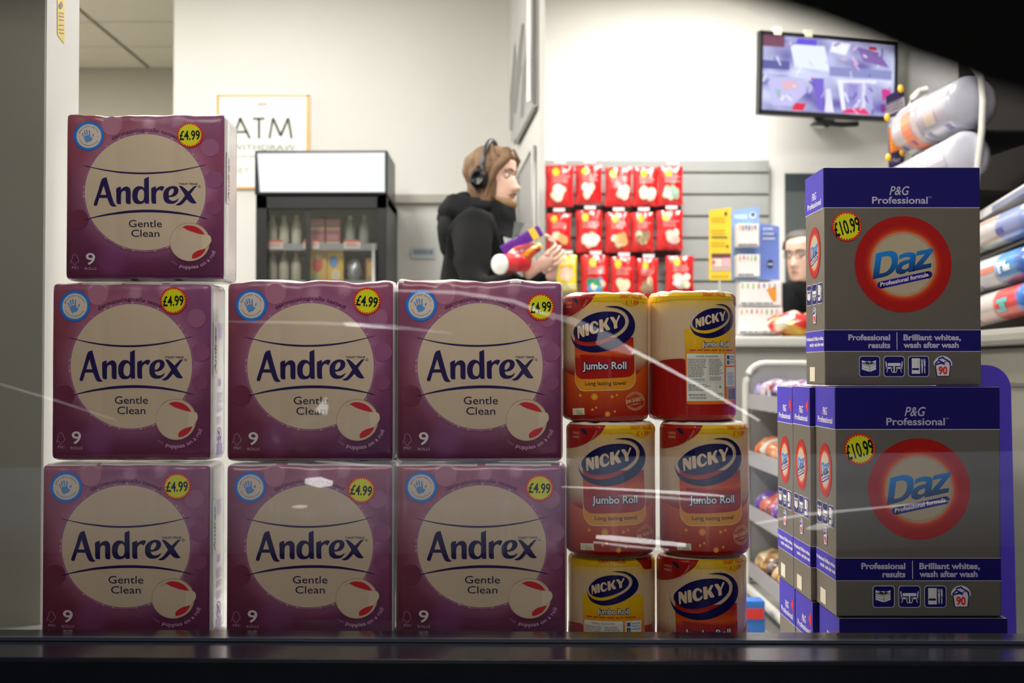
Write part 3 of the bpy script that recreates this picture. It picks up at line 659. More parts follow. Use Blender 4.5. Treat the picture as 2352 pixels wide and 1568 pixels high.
def make_pack(k, px0, px1, py0, py1, Y, z0, z1, star, label, rz=0.0, tint=1.0):
    """px range of the front, stack heights z0..z1"""
    W = (px1-px0)*S(Y); H = z1-z0-.0012; D = .118; R = .011
    cx = P((px0+px1)/2, 900, Y).x; root = thing('toilet_tissue_pack', label, 'toilet paper', (cx, Y+D/2, z0), 'nine roll packs of toilet tissue', rz)
    def front(x, z):  # y of the film's front at x, z (local)
        u = x/W*2; v = z/H*2-1
        b = .006*(1-u*u)*(1-v*v)
        e = max(0, (abs(v)-.80)/.2)**2; wv = noise.noise(Vector((x*26+k*7, z*9, k*2.0)))
        for c_ in (-.333, .333):   # gentle dents between the rolls inside
            b -= .0016*math.exp(-((u-c_*1.05)/.07)**2)*(1-v*v)
        return -D/2-b+.0035*e*wv+.0012*noise.noise(Vector((x*11+k, z*11, 4.4+k)))*(1-e)
    n, m_, dd = 44, 44, 8
    q = MB(); V = []; idx = {}
    def clampr(p):
        h = (W/2, D/2, H/2); c = [max(-h[i]+R, min(h[i]-R, p[i])) for i in range(3)]; d = Vector([p[i]-c[i] for i in range(3)])
        return Vector(c)+(d.normalized()*R if d.length > R else d)
    def surf(p):
        r = clampr(p); fx, fz = r.x, r.z+H/2
        if r.y < -D/2+.012:
            t = 1-(r.y+D/2)/.012; r.y += (front(fx, fz)+D/2)*t
        e = max(0, abs(r.z)/(H/2)-.8)/.2
        # heat-sealed edges: the top and bottom rims wave a little
        wav = noise.noise(Vector((r.x*17+k*5, r.y*20, 1.7+k)))*.0055+noise.noise(Vector((r.x*48+k*5, r.y*30, 4.7)))*.0022
        if r.z > 0: r.z += min(.5, e)*2*(wav*(1 if k in (0, 2, 3) else .35)-(.003 if k not in (0, 2, 3) else .001))
        r.z += H/2; return r
    def pt(i, j, f):
        # faces of a cube grid
        s = lambda a, nn, h: -h+2*h*a/nn
        if f in 'FB': p = (s(i, n, W/2), -D/2 if f == 'F' else D/2, s(j, m_, H/2))
        elif f in 'LR': p = (-W/2 if f == 'L' else W/2, s(i, dd, D/2), s(j, m_, H/2))
        else: p = (s(i, n, W/2), s(j, dd, D/2), -H/2 if f == 'D' else H/2)
        key = tuple(round(c, 6) for c in p)
        if key not in idx: idx[key] = len(V); V.append(surf(p))
        return idx[key]
    F = []
    for f, a, b in (('F', n, m_), ('B', n, m_), ('L', dd, m_), ('R', dd, m_), ('D', n, dd), ('U', n, dd)):
        for i in range(a):
            for j in range(b): F.append((pt(i, j, f), pt(i+1, j, f), pt(i+1, j+1, f), pt(i, j+1, f)))
    # violet front folds a little round the edges, the rest is white film
    q.V = V; q.F = F; q.M = []; q.sm = [True]*len(F)
    for f in F: q.M.append(0 if sum(V[i].y for i in f)/4 < -D/2+.0085 and max(V[i].z for i in f) < H-.001 else 1)
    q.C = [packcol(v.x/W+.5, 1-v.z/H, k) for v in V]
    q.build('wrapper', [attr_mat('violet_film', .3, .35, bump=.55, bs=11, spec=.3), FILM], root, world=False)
    def mp(x, y, L):
        lx = (x-TX)/TW*W-W/2; lz = H-(y-TY)/TH*H
        lx = max(-W/2+.004, min(W/2-.004, lx)); return Vector((lx, front(lx, lz)-.0007-.00022*L, lz))
    art_t.build('front_print', mp, PRINT, root)
    art_b.build('badge', mp, PRINT, root)
    sx, sy, rot = star
    A = star_art('£4.99', TX+(sx-px0)/(px1-px0)*TW, TY+(sy-py0)/(py1-py0)*TH, 31.5, 24, 49, rot).cut((8, 8))
    A.build('price_sticker', lambda x, y, L: mp(x, y, L)+Vector((0, -.0012, 0)), PRINT, root)
    # right side: a pale label with the name running upward, and small print
    B = Art(); B.poly(rect(0, 96, 30, 232), ph(176, 170, 172), 0)
    B.text('Andrex', 24, 226, 15, NAVY, 1, w=118, rot=-pi/2, shear=.2, bold=.03)
    if k != 0:
        tx = ph(90, 70, 130); tl = ph(120, 112, 140)
        B.lines(40, 100, 86, 140, 11, tl, 1, .5, k); B.stroke([(92, 100), (96, 130), (96, 170), (92, 205)], .8, tx, 1, False)
        B.stroke([(40, 235), (76, 235), (76, 262), (40, 262)], .7, tl, 1, False); B.lines(42, 239, 74, 259, 4, tx, 2, .5, k+2)
        B.lines(36, 272, 92, 300, 9, tl, 1, .45, k+3); B.lines(36, 304, 92, 322, 5, tl, 1, .45, k+5); B.lines(36, 332, 84, 352, 6, tl, 1, .45, k+7)
        B.ring(58, 378, (17, 20), (tx, tx), 1, 28); B.ball = None; B.poly(circ(58, 372, 6, 14), tx, 2); B.poly([(46, 391), (70, 391), (66, 380), (50, 380)], tx, 2); B.stroke([(44, 364), (72, 392)], 2.5, tx, 2)
        rr = random.Random(k); x = 34
        while x < 84: b = .6+rr.random()*1.6; B.poly(rect(x, 398, x+b, 428), tx, 1); x += b+.6+rr.random()
        B.lines(34, 430, 84, 436, 1, tl, 1, .6, 1)
    B.cut(None)
    if k in (0, 1, 4): B.build('side_print', lambda x, y, L: Vector((W/2+.0006+.0002*L, -D/2+.0075+x*.00088, H-(y)/436*H)), PRINT, root)
    return root
zA = ZS; zB = P(1176, 1060, 2.32).z; zC = P(1176, 641, 2.32).z; zD = P(330, 249, 2.32).z
make_pack(0, 145, 514, 250, 648, 2.355, zC, zD, (432, 303, -.03), 'violet nine-roll toilet tissue pack alone on top of the left stack', radians(1))
make_pack(1, 116, 487, 648, 1058, 2.35, zB, zC, (398, 693, -.05), 'violet toilet tissue pack in the middle row, left, directly under the topmost pack')
make_pack(2, 519, 906, 641, 1058, 2.32, zB, zC, (843, 690, .12), 'violet toilet tissue pack in the middle of the middle row')
make_pack(3, 910, 1293, 635, 1055, 2.32, zB, zC+.0, (1242, 698, -.08), 'violet toilet tissue pack in the middle row beside the kitchen rolls')
make_pack(4, 96, 487, 1062, 1470, 2.32, zA, zB, (409, 1117, -.03), 'violet toilet tissue pack at the bottom of the left stack')
make_pack(5, 519, 905, 1060, 1470, 2.32, zA, zB, (831, 1124, .1), 'violet toilet tissue pack at the bottom of the middle stack')
make_pack(6, 909, 1302, 1060, 1470, 2.32, zA, zB, (1239, 1119, .05), 'violet toilet tissue pack at the bottom, beside the lowest kitchen rolls')
# ================================================================== KITCHEN ROLLS
art_f = roll_front_art().cut((6, 12)); art_k = roll_back_art().cut((6, 12))
FILMR = attr_mat('roll_film', .3, .5, bump=.25, bs=22, stretch=(3, 3, .6))
def make_roll(px0, px1, py0, py1, Y, back, rot, label, k):
    R = (px1-px0)/2*S(Y)/1.0; z0 = py0; z1 = py1; H = z1-z0-.001
    cx = P((px0+px1)/2, 900, Y).x
    root = thing('kitchen_roll', label, 'kitchen roll', (cx, Y+R, z0), 'single kitchen rolls in printed film')
    q = MB(); prof = [(0, 0.004), (.5, .002), (.85, 0), (.95, .004), (1, .016), (1.0, .05), (.995, .5), (1.0, .95)]
    prof = [(0, .003), (R*.6, .002), (R-.012, 0), (R-.003, .004), (R, .012)]+[(R, .012+(H-.026)*i/8) for i in range(1, 9)]+[(R-.0015, H-.008), (R-.006, H-.002), (R-.014, H), (R*.3, H-.001), (R*.22, H-.012), (0, H-.014)]
    n = 56; V = []; F = []; C = []
    for j, (r, z) in enumerate(prof):
        for i in range(n):
            th = 2*pi*i/n; rr = r
            dz = 0
            if j > 12: dz = noise.noise(Vector((cos(th)*3+k, sin(th)*3, 2)))*.0035+noise.noise(Vector((cos(th)*9+k, sin(th)*9, 5)))*.0015
            if j >= 3 and j <= 4: dz = .001*noise.noise(Vector((cos(th)*9+k, sin(th)*9, 5)))
            V.append((rr*cos(th), rr*sin(th), z+dz)); t = 1-z/H
            C.append(ph(*( (166, 154, 138) if j > 13 else (170, 118, 5) if t < .085 else (138, 120, 96) if t < .60 else (100, 16, 8))))
    for j in range(len(prof)-1):
        for i in range(n): F.append((j*n+i, j*n+(i+1) % n, (j+1)*n+(i+1) % n, (j+1)*n+i))
    q.add(V, F, None, 0, True); q.C = C
    q.build('wrapped_roll', FILMR, root, world=False)
    A = art_k if back else art_f; sc = 2*R/NW
    def mp(x, y, L):
        x = (x-NX)/(NW/2)*.985; x = max(-.995, min(.995, x)); th = math.asin(x)+rot
        r = R+.0006+.00018*L; z = H-(y-NY)/NH*H; z = max(.004, min(H-.004, z))
        if z > H-.012: r -= .004*((z-(H-.012))/.008)**2
        if z < .010: r -= .004*((.010-z)/.006)**1.5
        return Vector((r*sin(th), -r*cos(th), z))
    A.build('printed_label', mp, PRINT_ROLL, root)
    core = MB().tube([(0, 0, H-.013), (0, 0, H-.004)], .019, 16, caps=False).build('card_core', mat('brown_card', (.3, .2, .12), .8), root, world=False)
    return root
zr0 = ZR; zr1 = P(1400, 1279, 2.32).z; zr2 = P(1400, 969, 2.32).z; zr3 = P(1400, 664, 2.32).z
def inpx(y): return P(1400, y, 2.32).z
make_roll(1297, 1499, zr2, inpx(668), 2.32, False, radians(-7), 'kitchen roll on the top row beside the violet packs, front label showing', 1)
make_roll(1500, 1706, zr2, inpx(663), 2.34, True, radians(4), 'kitchen roll on the top row with its reverse label and barcode turned to the window', 2)
make_roll(1305, 1515, zr1, zr2, 2.305, False, 0, 'kitchen roll in the middle row next to the violet packs', 3)
make_roll(1527, 1736, zr1, zr2, 2.305, False, radians(1), 'kitchen roll in the middle row, on the side of the washing powder cartons', 4)
make_roll(1310, 1514, zr0, zr1, 2.325, True, radians(-24), 'kitchen roll in the bottom row next to the violet packs, small oval emblem on orange', 5)
make_roll(1519, 1730, zr0, zr1, 2.315, False, radians(-1), 'kitchen roll in the bottom row, on the side of the washing powder cartons', 6)
# ================================================================== WASHING POWDER CARTONS
CARD = attr_mat('silver_card', .42, 0.0, metal=.75, bump=.04, bs=60)
DD = .150; SW = DD/(2.42/3000)
art_d = daz_front_art().cut((None, 6)); art_s = daz_side_art(SW).cut((None, 12))
def make_carton(x0, x1, z0, z1, Y, label, star=True, rz=0.0, front=True):
    W = x1-x0; H = z1-z0-.001; root = thing('washing_powder_carton', label, 'washing powder', ((x0+x1)/2, Y+DD/2, z0), 'large cartons of washing powder', rz)
    MB().box((-W/2, -DD/2, 0), (W/2, DD/2, H), SILV, bev=.0022).build('carton', CARD, root, world=False)
    MB().box((-W/2+.004, -DD/2+.004, H-.0008), (W/2-.004, DD/2-.004, H+.0004), BLUE).build('top_flap', PRINT_CARD, root, world=False)
    ez = lambda y: H-(y-DZY)/DZH*H
    if front:
        art_d.build('front_print', lambda x, y, L: Vector(((max(DZX+.6, min(DZX+DZW-.6, x))-DZX)/DZW*W-W/2, -DD/2-.0004-.00012*L, max(.001, min(H-.001, ez(y))))), PRINT_CARD, root)
    art_s.build('side_print', lambda x, y, L: Vector((-W/2-.0004-.00012*L, DD/2-max(.5, min(SW-.5, x))/SW*DD, max(.001, min(H-.001, ez(y))))), PRINT_CARD, root)
    if star:
        A = star_art('£10.99', 1944.5, 521, 34.5, 33, 61, -.26)
        A.build('price_sticker', lambda x, y, L: Vector(((x-DZX)/DZW*W-W/2, -DD/2-.0016-.0002*L, ez(y))), PRINT_CARD, root)
    else:
        r = MB(); r.add([(W/2*-1-.0009, -DD/2+.034, ez(430)), (W/2*-1-.0009, -DD/2+.012, ez(412)), (W/2*-1-.0009, -DD/2+.012, ez(448))], [(0, 1, 2)], ph(170, 26, 20)).build('tab_mark', PRINT_CARD, root, world=False)
    return root
YC = 2.33
wC = (2296-1918)*S(YC); xC = P(1918, 900, YC).x; zc0 = P(1900, 1415, YC).z; zc1 = P(1900, 887, YC).z
base0 = ZS; hb = (zc1-zc0)
stp = DD+.006
# bottom layer: the cartons below reach under the ledge's edge (only their tops show)
led = zc0-ZS
hq = zc0-.001-ZQ
def low_carton(x0, x1, Y, label):
    return make_carton(x0, x1, ZQ, zc0-.001, Y, label, star=False)
make_carton(xC, xC+wC, zc0, zc1, YC, 'washing powder carton nearest the window, under the topmost carton')
YB = YC+stp; xB = P(1860, 900, YB).x; YA = YB+stp; xA = P(1820, 900, YA).x
make_carton(xB, xB+wC, zc0, zc1-.002, YB, 'washing powder carton second in the middle layer, mostly hidden behind the front one', star=False)
make_carton(xA, xA+wC, zc0, zc1-.004, YA, 'washing powder carton third and farthest in the middle layer, only its narrow side showing', star=False)
YU = 2.425; xU = P(1892.5, 600, YU).x; xU1 = P(2252, 600, YU).x
make_carton(xU, xU1, zc1+.001, P(2000, 383, YU).z, YU, 'silver and blue washing powder carton on top of the carton stack')
# bottom layer, cut short by the ledge in the photo: they stand on a lower shelf beside the ledge
xl0 = P(1929, 1440, YC-.008).x
low_carton(xl0, xl0+wC+.004, YC-.006, 'washing powder carton at the bottom front, only its blue top edge visible above the frame')
low_carton(P(1867, 1400, YB).x, P(1867, 1400, YB).x+wC, YB, 'washing powder carton in the bottom layer, second from the window')
low_carton(P(1826, 1400, YA).x, P(1826, 1400, YA).x+wC, YA, 'washing powder carton in the bottom layer, farthest from the window')
# ================================================================== SHOP INTERIOR
def pbox(mb, px0, py0, px1, py1, Y, depth, col=None, mi=0, bev=0.0, fwd=0.0):
    """box whose front face stands at depth Y and spans the given photo pixels"""
    a = P(px0, py0, Y); b = P(px1, py1, Y); return mb.box((a.x, Y-fwd, b.z), (b.x, Y+depth, a.z), col, mi, bev)
def flat(A, m, name, parent, Y, off=0.0):
    """a printed face standing at depth Y, drawn in photo pixels, lying off metres in front"""
    o = A.cut(None)
    po = Vector((0, 0, 0)); p = parent
    while p is not None: po += p.location; p = p.parent
    return A.build(name, lambda x, y, L: P(x, y, Y)+Vector((0, -.0012*(L+1)-off, 0))-po, m, parent)
BLK = mat('black_plastic', (.012, .012, .014), .35); WHT = mat('white_plastic', (.78, .78, .76), .4)
STEEL = mat('pale_grey_steel', (.50, .50, .48), .4, vary=.03)
# ---- drinks chiller
YF = 6.0
fr = thing('display_fridge', 'tall black glass-door fridge with a blank lit white header, below the cash machine sign', 'fridge', (P(738, 500, YF).x, YF+.3, 0))
fx0, fx1 = P(590, 0, YF).x, P(888, 0, YF).x; ft = P(0, 446, YF).z; t = P(0, 346, YF).z
b = MB(); dz = .58
b.box((fx0, YF, .05), (fx0+.03, YF+dz, ft)).box((fx1-.03, YF, .05), (fx1, YF+dz, ft)).box((fx0, YF+dz-.03, .05), (fx1, YF+dz, ft)).box((fx0, YF, ft-.04), (fx1, YF+dz, ft)).box((fx0, YF, 0), (fx1, YF+dz, .14))
b.build('cabinet_body', BLK, fr)
h = MB(); pbox(h, 585, 345, 890, 447, YF-.03, .40, bev=.006); h.build('header_box', BLK, fr)
A = Art(); q = [(591, 352), (884, 350), (884, 441), (597, 441)]; A.poly(q, (.90, .93, .97)); flat(A, attr_mat('lit_header', .5, emit=1.12), 'header_panel', fr, YF-.03)
d = MB(); zd = P(0, 452, YF).z
for (a0, a1, c0, c1) in ((590, 611, 452, 900), (866, 888, 452, 900), (590, 888, 452, 478), (590, 888, 860, 900)): pbox(d, a0, c0, a1, c1, YF-.045, .04)
pbox(d, 590, 880, 888, 1300, YF-.04, .03)
dr = d.build('door', BLK, fr)
pm = MB(); pbox(pm, 702, 478, 712, 862, YF-.02, .015); pm.build('mullion', BLK, fr)
gl = bpy.data.materials['clear_window_glass']
pg = MB(); pbox(pg, 611, 478, 866, 862, YF-.022, .004); pg.build('pane', gl, dr)
hd = MB(); hd.tube([P(858, 560, YF-.085), P(858, 700, YF-.085)], .008, 8); hd.build('handle', STEEL, dr)
inn = MB(); inn.box((P(611, 0, YF).x, YF+dz-.045, .2), (P(706, 0, YF).x, YF+dz-.035, ft-.05)); inn.build('back_panel', mat('cream_liner', (.62, .60, .50), .5), fr)
shz = []
for y in (566, 650, 740, 830):
    s = MB(); z = P(0, y, YF+.05).z; s.box((fx0+.032, YF+.03, z-.008), (fx1-.032, YF+dz-.05, z)); s.box((fx0+.032, YF+.022, z-.02), (fx1-.032, YF+.032, z+.012))
    sh = s.build('shelf', mat('grey_shelf', (.30, .30, .32), .4), fr); shz.append(z)
    if y == 566:
        for x0_, x1_ in ((613, 650), (697, 733), (790, 828)):
            A = Art(); A.poly(rect(x0_, 553, x1_, 571), (.75, .66, .66)); A.poly(rect(x0_, 551, x1_, 556), (.7, .10, .06), 1); A.lines(x0_+4, 559, x1_-4, 568, 2, (.5, .2, .2), 2, .5, x0_)
            flat(A, PRINT_FAR, 'price_ticket', sh, YF+.02)
# goods in the chiller
def milk(px, zb, label, c=(.62, .60, .48), cap=(.5, .55, .3), Y=YF+.12, h=.15, w_=.024):
    x = P(px, 0, Y).x; r = thing('milk_bottle', label, 'bottle', (x, Y, zb), 'bottles in the fridge')
    MB().tube([(0, 0, 0.001), (0, 0, .008), (0, 0, h*.62), (0, 0, h*.82), (0, 0, h*.88)], [w_*.9, w_, w_, w_*.55, w_*.4], 14, col=c).build('bottle_body', mat('pale_plastic_%d' % (int(c[0]*100)), c, .4), r, world=False)
    MB().tube([(0, 0, h*.885), (0, 0, h)], w_*.42, 10).build('cap', mat('bottle_cap_%d' % int(cap[1]*100), cap, .4), r, world=False)
z1s, z2s = shz[0]+.0005, shz[1]+.0005
for i, px in enumerate((628, 655, 683)): milk(px, z1s, 'cream bottle on the upper fridge shelf, %s of three on the left side' % ['first', 'middle', 'last'][i])
for i, px in enumerate((628, 655, 683)): milk(px, z2s, 'cream bottle on the lower fridge shelf, %s of three on the left side' % ['first', 'middle', 'last'][i], (.50, .47, .38), (.5, .3, .2))
for i, px in enumerate((806, 838)): milk(px, z1s, 'clear bottle with pale cap on the upper fridge shelf, %s on the right side' % ['inner one', 'outer one'][i], (.30, .34, .30), (.55, .6, .35), h=.15)
def pack(name, px0, px1, zb, h, Y, label, cat, art, group, d=.07, base=(.4, .1, .12)):
    x0, x1 = P(px0, 0, Y).x, P(px1, 0, Y).x; W = x1-x0
    r = thing(name, label, cat, ((x0+x1)/2, Y, zb), group)
    MB().box((-W/2, 0, 0), (W/2, d, h), base, bev=min(W, h)*.05).build('box', PRINT_FAR, r, world=False)
    A = Art(); art(A); A.cut(None)   # art in 0..100 units, y down
    A.build('printed_face', lambda x, y, L: Vector((x/100*W-W/2, -.0008*(L+1), h*(1-y/100))), PRINT_FAR, r)
def a_pink(A): A.poly(rect(4, 4, 96, 96), (.42, .10, .14)); A.poly(rect(4, 60, 96, 76), (.55, .50, .22), 1); A.lines(12, 15, 88, 50, 3, (.6, .3, .3), 2)
for i in range(2):
    pack('dessert_box', 711, 748, z1s+i*.067, .066, YF+.10, 'dark pink carton on the upper fridge shelf, %s of the left pair' % ['bottom', 'top'][i], 'carton', a_pink, 'pink cartons in the fridge')
    pack('dessert_box', 750, 783, z1s+i*.067, .066, YF+.10, 'dark pink carton on the upper fridge shelf, %s of the right pair' % ['bottom', 'top'][i], 'carton', a_pink, 'pink cartons in the fridge')
def a_y1(A): A.poly(rect(0, 0, 100, 100), (.66, .42, .12)); A.poly(circ(45, 42, 32, 20, 24), (.60, .07, .05), 1); A.poly(rect(0, 70, 60, 100), (.4, .45, .2), 2); A.poly(circ(50, 20, 24, 14, 8), (.7, .5, .3), 2)
def a_y2(A): A.poly(rect(0, 0, 100, 100), (.72, .46, .05)); A.poly(circ(40, 35, 28, 20, 18), (.10, .28, .62), 1); A.poly(rect(0, 8, 100, 18), (.8, .62, .03), 1); A.poly(circ(55, 75, 30, 20, 18), (.75, .66, .45), 1)
def a_or(A): A.poly(rect(0, 0, 100, 100), (.48, .22, .05)); A.poly(circ(50, 45, 30, 18), (.6, .4, .1), 1)
pack('food_pack', 714, 752, z2s, .155, YF+.08, 'yellow pack with a red disc, lower fridge shelf beside the mullion', 'food pack', a_y1, 'food packs in the fridge', base=(.6, .4, .1))
pack('food_pack', 753, 790, z2s, .158, YF+.09, 'yellow pack with a blue spot on the lower fridge shelf', 'food pack', a_y2, 'food packs in the fridge', base=(.7, .45, .05))
pack('food_pack', 842, 862, z2s, .12, YF+.09, 'brown and orange pack at the right end of the lower fridge shelf', 'food pack', a_or, 'food packs in the fridge', base=(.4, .2, .05))
r = thing('food_bag', 'crumpled silvery grey bag on the lower fridge shelf', 'food pack', (P(816, 0, YF+.12).x, YF+.12, z2s)); q = MB(); q.ball((0, 0, .062), (.036, .03, .060), n=18, m=12); q.V = [v+Vector((noise.noise(v*40), noise.noise(v*40+Vector((9, 0, 0))), 0))*.012 for v in q.V]
q.build('bag', mat('silvery_film', (.42, .44, .48), .3, metal=.5, bump=.4), r, world=False)
# ---- cash machine sign
YS = 6.585
sg = thing('cash_machine_sign', 'white poster with orange border reading ATM, on the wall above the fridge', 'sign', P(604, 325, YS))
m = MB(); pbox(m, 498, 218, 711, 433, YS, .012); m.build('board', mat('sign_board', (.80, .79, .76), .5), sg)
A = Art(); og = (.86, .38, .06)
for (a, b_, c, d_) in ((498, 218, 711, 221.5), (498, 429, 711, 433), (498, 218, 503, 433), (704, 218, 711, 433)): A.poly(rect(a, b_, c, d_), og)
dk = (.035, .035, .04)
A.stroke([(535, 318), (552, 272)], 5, dk, 1, False); A.stroke([(552, 272), (574, 318)], 5.5, dk, 1, False); A.stroke([(542, 303), (568, 303)], 4.5, dk, 1, False); A.poly([(549, 270), (555, 270), (556, 276), (548, 276)], dk, 1)
A.stroke([(581, 272.5), (608, 272.5)], 5, dk, 1, False); A.stroke([(595, 272), (595, 318)], 5.5, dk, 1, False)
A.stroke([(619, 318), (627, 271)], 5, dk, 1, False); A.stroke([(627, 271), (645, 312)], 6, dk, 1, False); A.stroke([(645, 312), (662, 271)], 5.5, dk, 1, False); A.stroke([(662, 271), (670, 318)], 5.5, dk, 1, False)
A.text('WITHDRAW', 531, 345, 14, (.22, .21, .20), 1, w=148); A.text('GET', 530, 398, 14, (.4, .38, .36), 1, w=44)
A.lines(532, 356, 640, 366, 1, (.55, .53, .5), 1, .5, 5); A.lines(592, 237, 618, 243, 1, (.8, .2, .15), 1, .7, 6)
flat(A, PRINT_FAR, 'lettering', sg, YS)
# ---- white door right of the fridge, in the middle wall
m = MB(); pbox(m, 893, 446, 1170, 465, 6.55, .05); tr = struct('trim_2', m, mat('grey_rail', (.40, .38, .34), .5))
dlf = MB(); a = P(900, 467, 6.58); b_ = P(1165, 467, 6.58); dlf.box((a.x, 6.585, 0.01), (b_.x, 6.6-.002, a.z)); struct('door_1', dlf, mat('door_white', (.64, .63, .61), .5))
ds = thing('door_sign', 'small pale blue-grey sign on the white door behind the customer', 'sign', P(972, 580, 6.578)); m = MB(); pbox(m, 945, 568, 1000, 594, 6.575, .006); m.build('plate', mat('pale_blue_plate', (.50, .55, .58), .4), ds)
A = Art(); A.lines(950, 573, 998, 588, 1, (.2, .24, .3), 0, .75, 3); flat(A, PRINT_FAR, 'lettering', ds, 6.575)
# ---- poster on the partition with a white edge post
po = thing('wall_poster', 'tall grey picture of dark feathery shapes on the partition, seen edge on', 'poster', onpart(1215, 200))
pb = [(1186, -420), (1237, -700), (1237, 243), (1190, 332)]
f = [onpart(*p, .002) for p in pb]; g = [onpart(*p, .014) for p in pb]
MB().add(f+g, [(0, 1, 5, 4), (1, 2, 6, 5), (2, 3, 7, 6), (3, 0, 4, 7), (4, 5, 6, 7)]).build('board', mat('poster_grey', (.52, .51, .49), .5), po)
A = Art(); dk = (.16, .15, .155)
A.poly(smooth([(1180, 330, 1), (1181, 240), (1184, 190), (1186, 130), (1190, 100), (1194, 140), (1200, 120), (1206, 90), (1209, 50), (1214, 85), (1222, 70), (1237, 40, 1), (1237, 240, 1), (1214, 285), (1200, 310)]), (.36, .35, .36))
for p in ([(1182, 300), (1183, 220), (1188, 150), (1190, 102)], [(1190, 260), (1200, 140), (1209, 55)], [(1206, 270), (1214, 160), (1224, 95)], [(1196, 200), (1204, 150)]): A.stroke(p, [8, 9, 6, 2][:len(p)] if len(p) > 2 else 6, dk, 1, False)
A.stroke([(1192, 330), (1236, 245)], 6, (.10, .095, .08), 2, False)
A.cut(None); A.build('picture', lambda x, y, L: onpart(x, y, .0155+.001*L)-po.location, PRINT_FAR, po)
e = MB(); e.tube([onpart(1231, -600, .028), onpart(1231, 234, .028)], .0125, 10); e.build('edge_rail', mat('bright_white_rail', (.9, .9, .86), .3), po)
e = MB(); e.tube([onpart(1239, -600, .02), onpart(1239, 240, .02)], .006, 8); e.build('backing_rail', mat('dark_olive_rail', (.10, .10, .085), .4), po)
# ---- slatwall with its boards as parts
YW = 7.06
sw = thing('slatwall_panel', 'grey slatted wall panel behind the red sweet bags', 'wall panel', P(1505, 600, YW)); sl = None
m = MB(); pbox(m, 1243, 368, 1767, 790, YW, .03); m.build('backing', mat('slat_groove', (.24, .24, .22), .6), sw)
ys = [368, 397, 447, 497, 547, 597, 647, 697, 747, 790]
for a, c in zip(ys, ys[1:]):
    m = MB(); pbox(m, 1243, a+(0 if a == 368 else 3), 1767, c-3, YW-.012, .012, bev=.002); m.build('slat', mat('grey_slat', (.34, .35, .345), .45), sw)
# ---- sweet bags on hooks
def pouch(root, W, H, T, k, col, name='bag'):
    q = MB(); n, m_ = 12, 14; V = []; F = []
    for sgn in (-1, 1):
        for j in range(m_+1):
            for i in range(n+1):
                u, v = i/n*2-1, j/m_*2-1; e = (1-abs(u)**3)*(1-abs(v)**2.5)
                y = sgn*T/2*max(0, e)**.6+.010*noise.noise(Vector((u*2+k*3, v*2, k)))*e+.004*sin(u*9+k)*(abs(v)**6)
                V.append((u*W/2*(1-.05*(1-v*v)), y, v*H/2+H/2))
    N = (n+1)*(m_+1)
    for s_ in (0, 1):
        for j in range(m_):
            for i in range(n): a = s_*N+j*(n+1)+i; F.append((a, a+1, a+n+2, a+n+1) if s_ == 0 else (a, a+n+1, a+n+2, a+1))
    q.add(V, F, col, 0, True); q.build(name, attr_mat('shiny_sweet_film', .22, .6, bump=.5, bs=22), root, world=False)
    def fy(x, z):
        u = max(-1, min(1, x/(W/2))); v = max(-1, min(1, z/H*2-1)); e = (1-abs(u)**3)*(1-abs(v)**2.5)
        return -T/2*max(0, e)**.6+.010*noise.noise(Vector((u*2+k*3, v*2, k)))*e+.004*sin(u*9+k)*(abs(v)**6)
    return fy
RED = (.66, .012, .014)
def sweet_art(kind, rr):
    A = Art(); cr = (.85, .70, .52)
    if kind == 'yellow':
        A.poly(rect(8, 12, 92, 24), (.85, .70, .25)); A.poly(circ(50, 52, 34, 24, 20), (.86, .55, .40), 1); A.lines(15, 28, 85, 40, 2, (.8, .2, .1), 2); A.poly(rect(6, 78, 94, 94), (.80, .74, .4), 1); return A
    A.text('SWEETS', 50, 30, 1, RED, 0, align='C') if False else None
    A.poly(circ(30+rr.random()*14, 17, 13, 20, 10), (.86, .60, .02), 1)
    A.lines(26, 26, 88, 44, 3, (.82, .35, .34), 1, .5, int(rr.random()*99))
    c = {'cream': cr, 'white': (.88, .82, .74), 'green': (.30, .55, .36), 'pink': (.86, .50, .50), 'brown': (.30, .22, .13), 'orange': (.85, .42, .16), 'blue': (.10, .30, .62)}[kind]
    for i in range(9):
        x, y = 32+rr.random()*44, 56+rr.random()*22; cc = c if rr.random() < .6 else cr
        if kind == 'blue' and rr.random() < .4: cc = (.03, .30, .16)
        A.poly(circ(x, y, 10+rr.random()*8, 14, 8+rr.random()*5), tuple(min(.9, q_*(.85+.3*rr.random())) for q_ in cc), 2+i % 3)
    return A
rows = [(('top row', 478), [(1285, 380, 473, 66, 'white'), (1352, 379, 466, 62, 'white'), (1420, 384, 472, 62, 'cream'), (1483, 384, 472, 60, 'cream'), (1540, 382, 470, 58, 'green')]),
        (('second row', 584), [(1283, 490, 570, 58, 'orange'), (1353, 484, 578, 62, 'white'), (1418, 488, 578, 58, 'orange'), (1475, 488, 576, 54, 'brown'), (1538, 484, 572, 62, 'pink')]),
        (('bottom row', 690), [(1301, 586, 668, 48, 'yellow'), (1366, 586, 690, 66, 'blue'), (1430, 590, 688, 58, 'cream'), (1486, 594, 686, 52, 'brown'), (1561, 588, 672, 66, 'white')])]
rr = random.Random(11); YB_ = 6.88; words = ['first', 'second', 'third', 'fourth', 'fifth']
what = {'white': 'white pieces pictured', 'cream': 'cream pieces pictured', 'green': 'green and cream pieces pictured', 'orange': 'orange pieces pictured', 'brown': 'brown pieces pictured', 'pink': 'pale pink pieces pictured', 'blue': 'blue and green pieces pictured', 'yellow': ''}
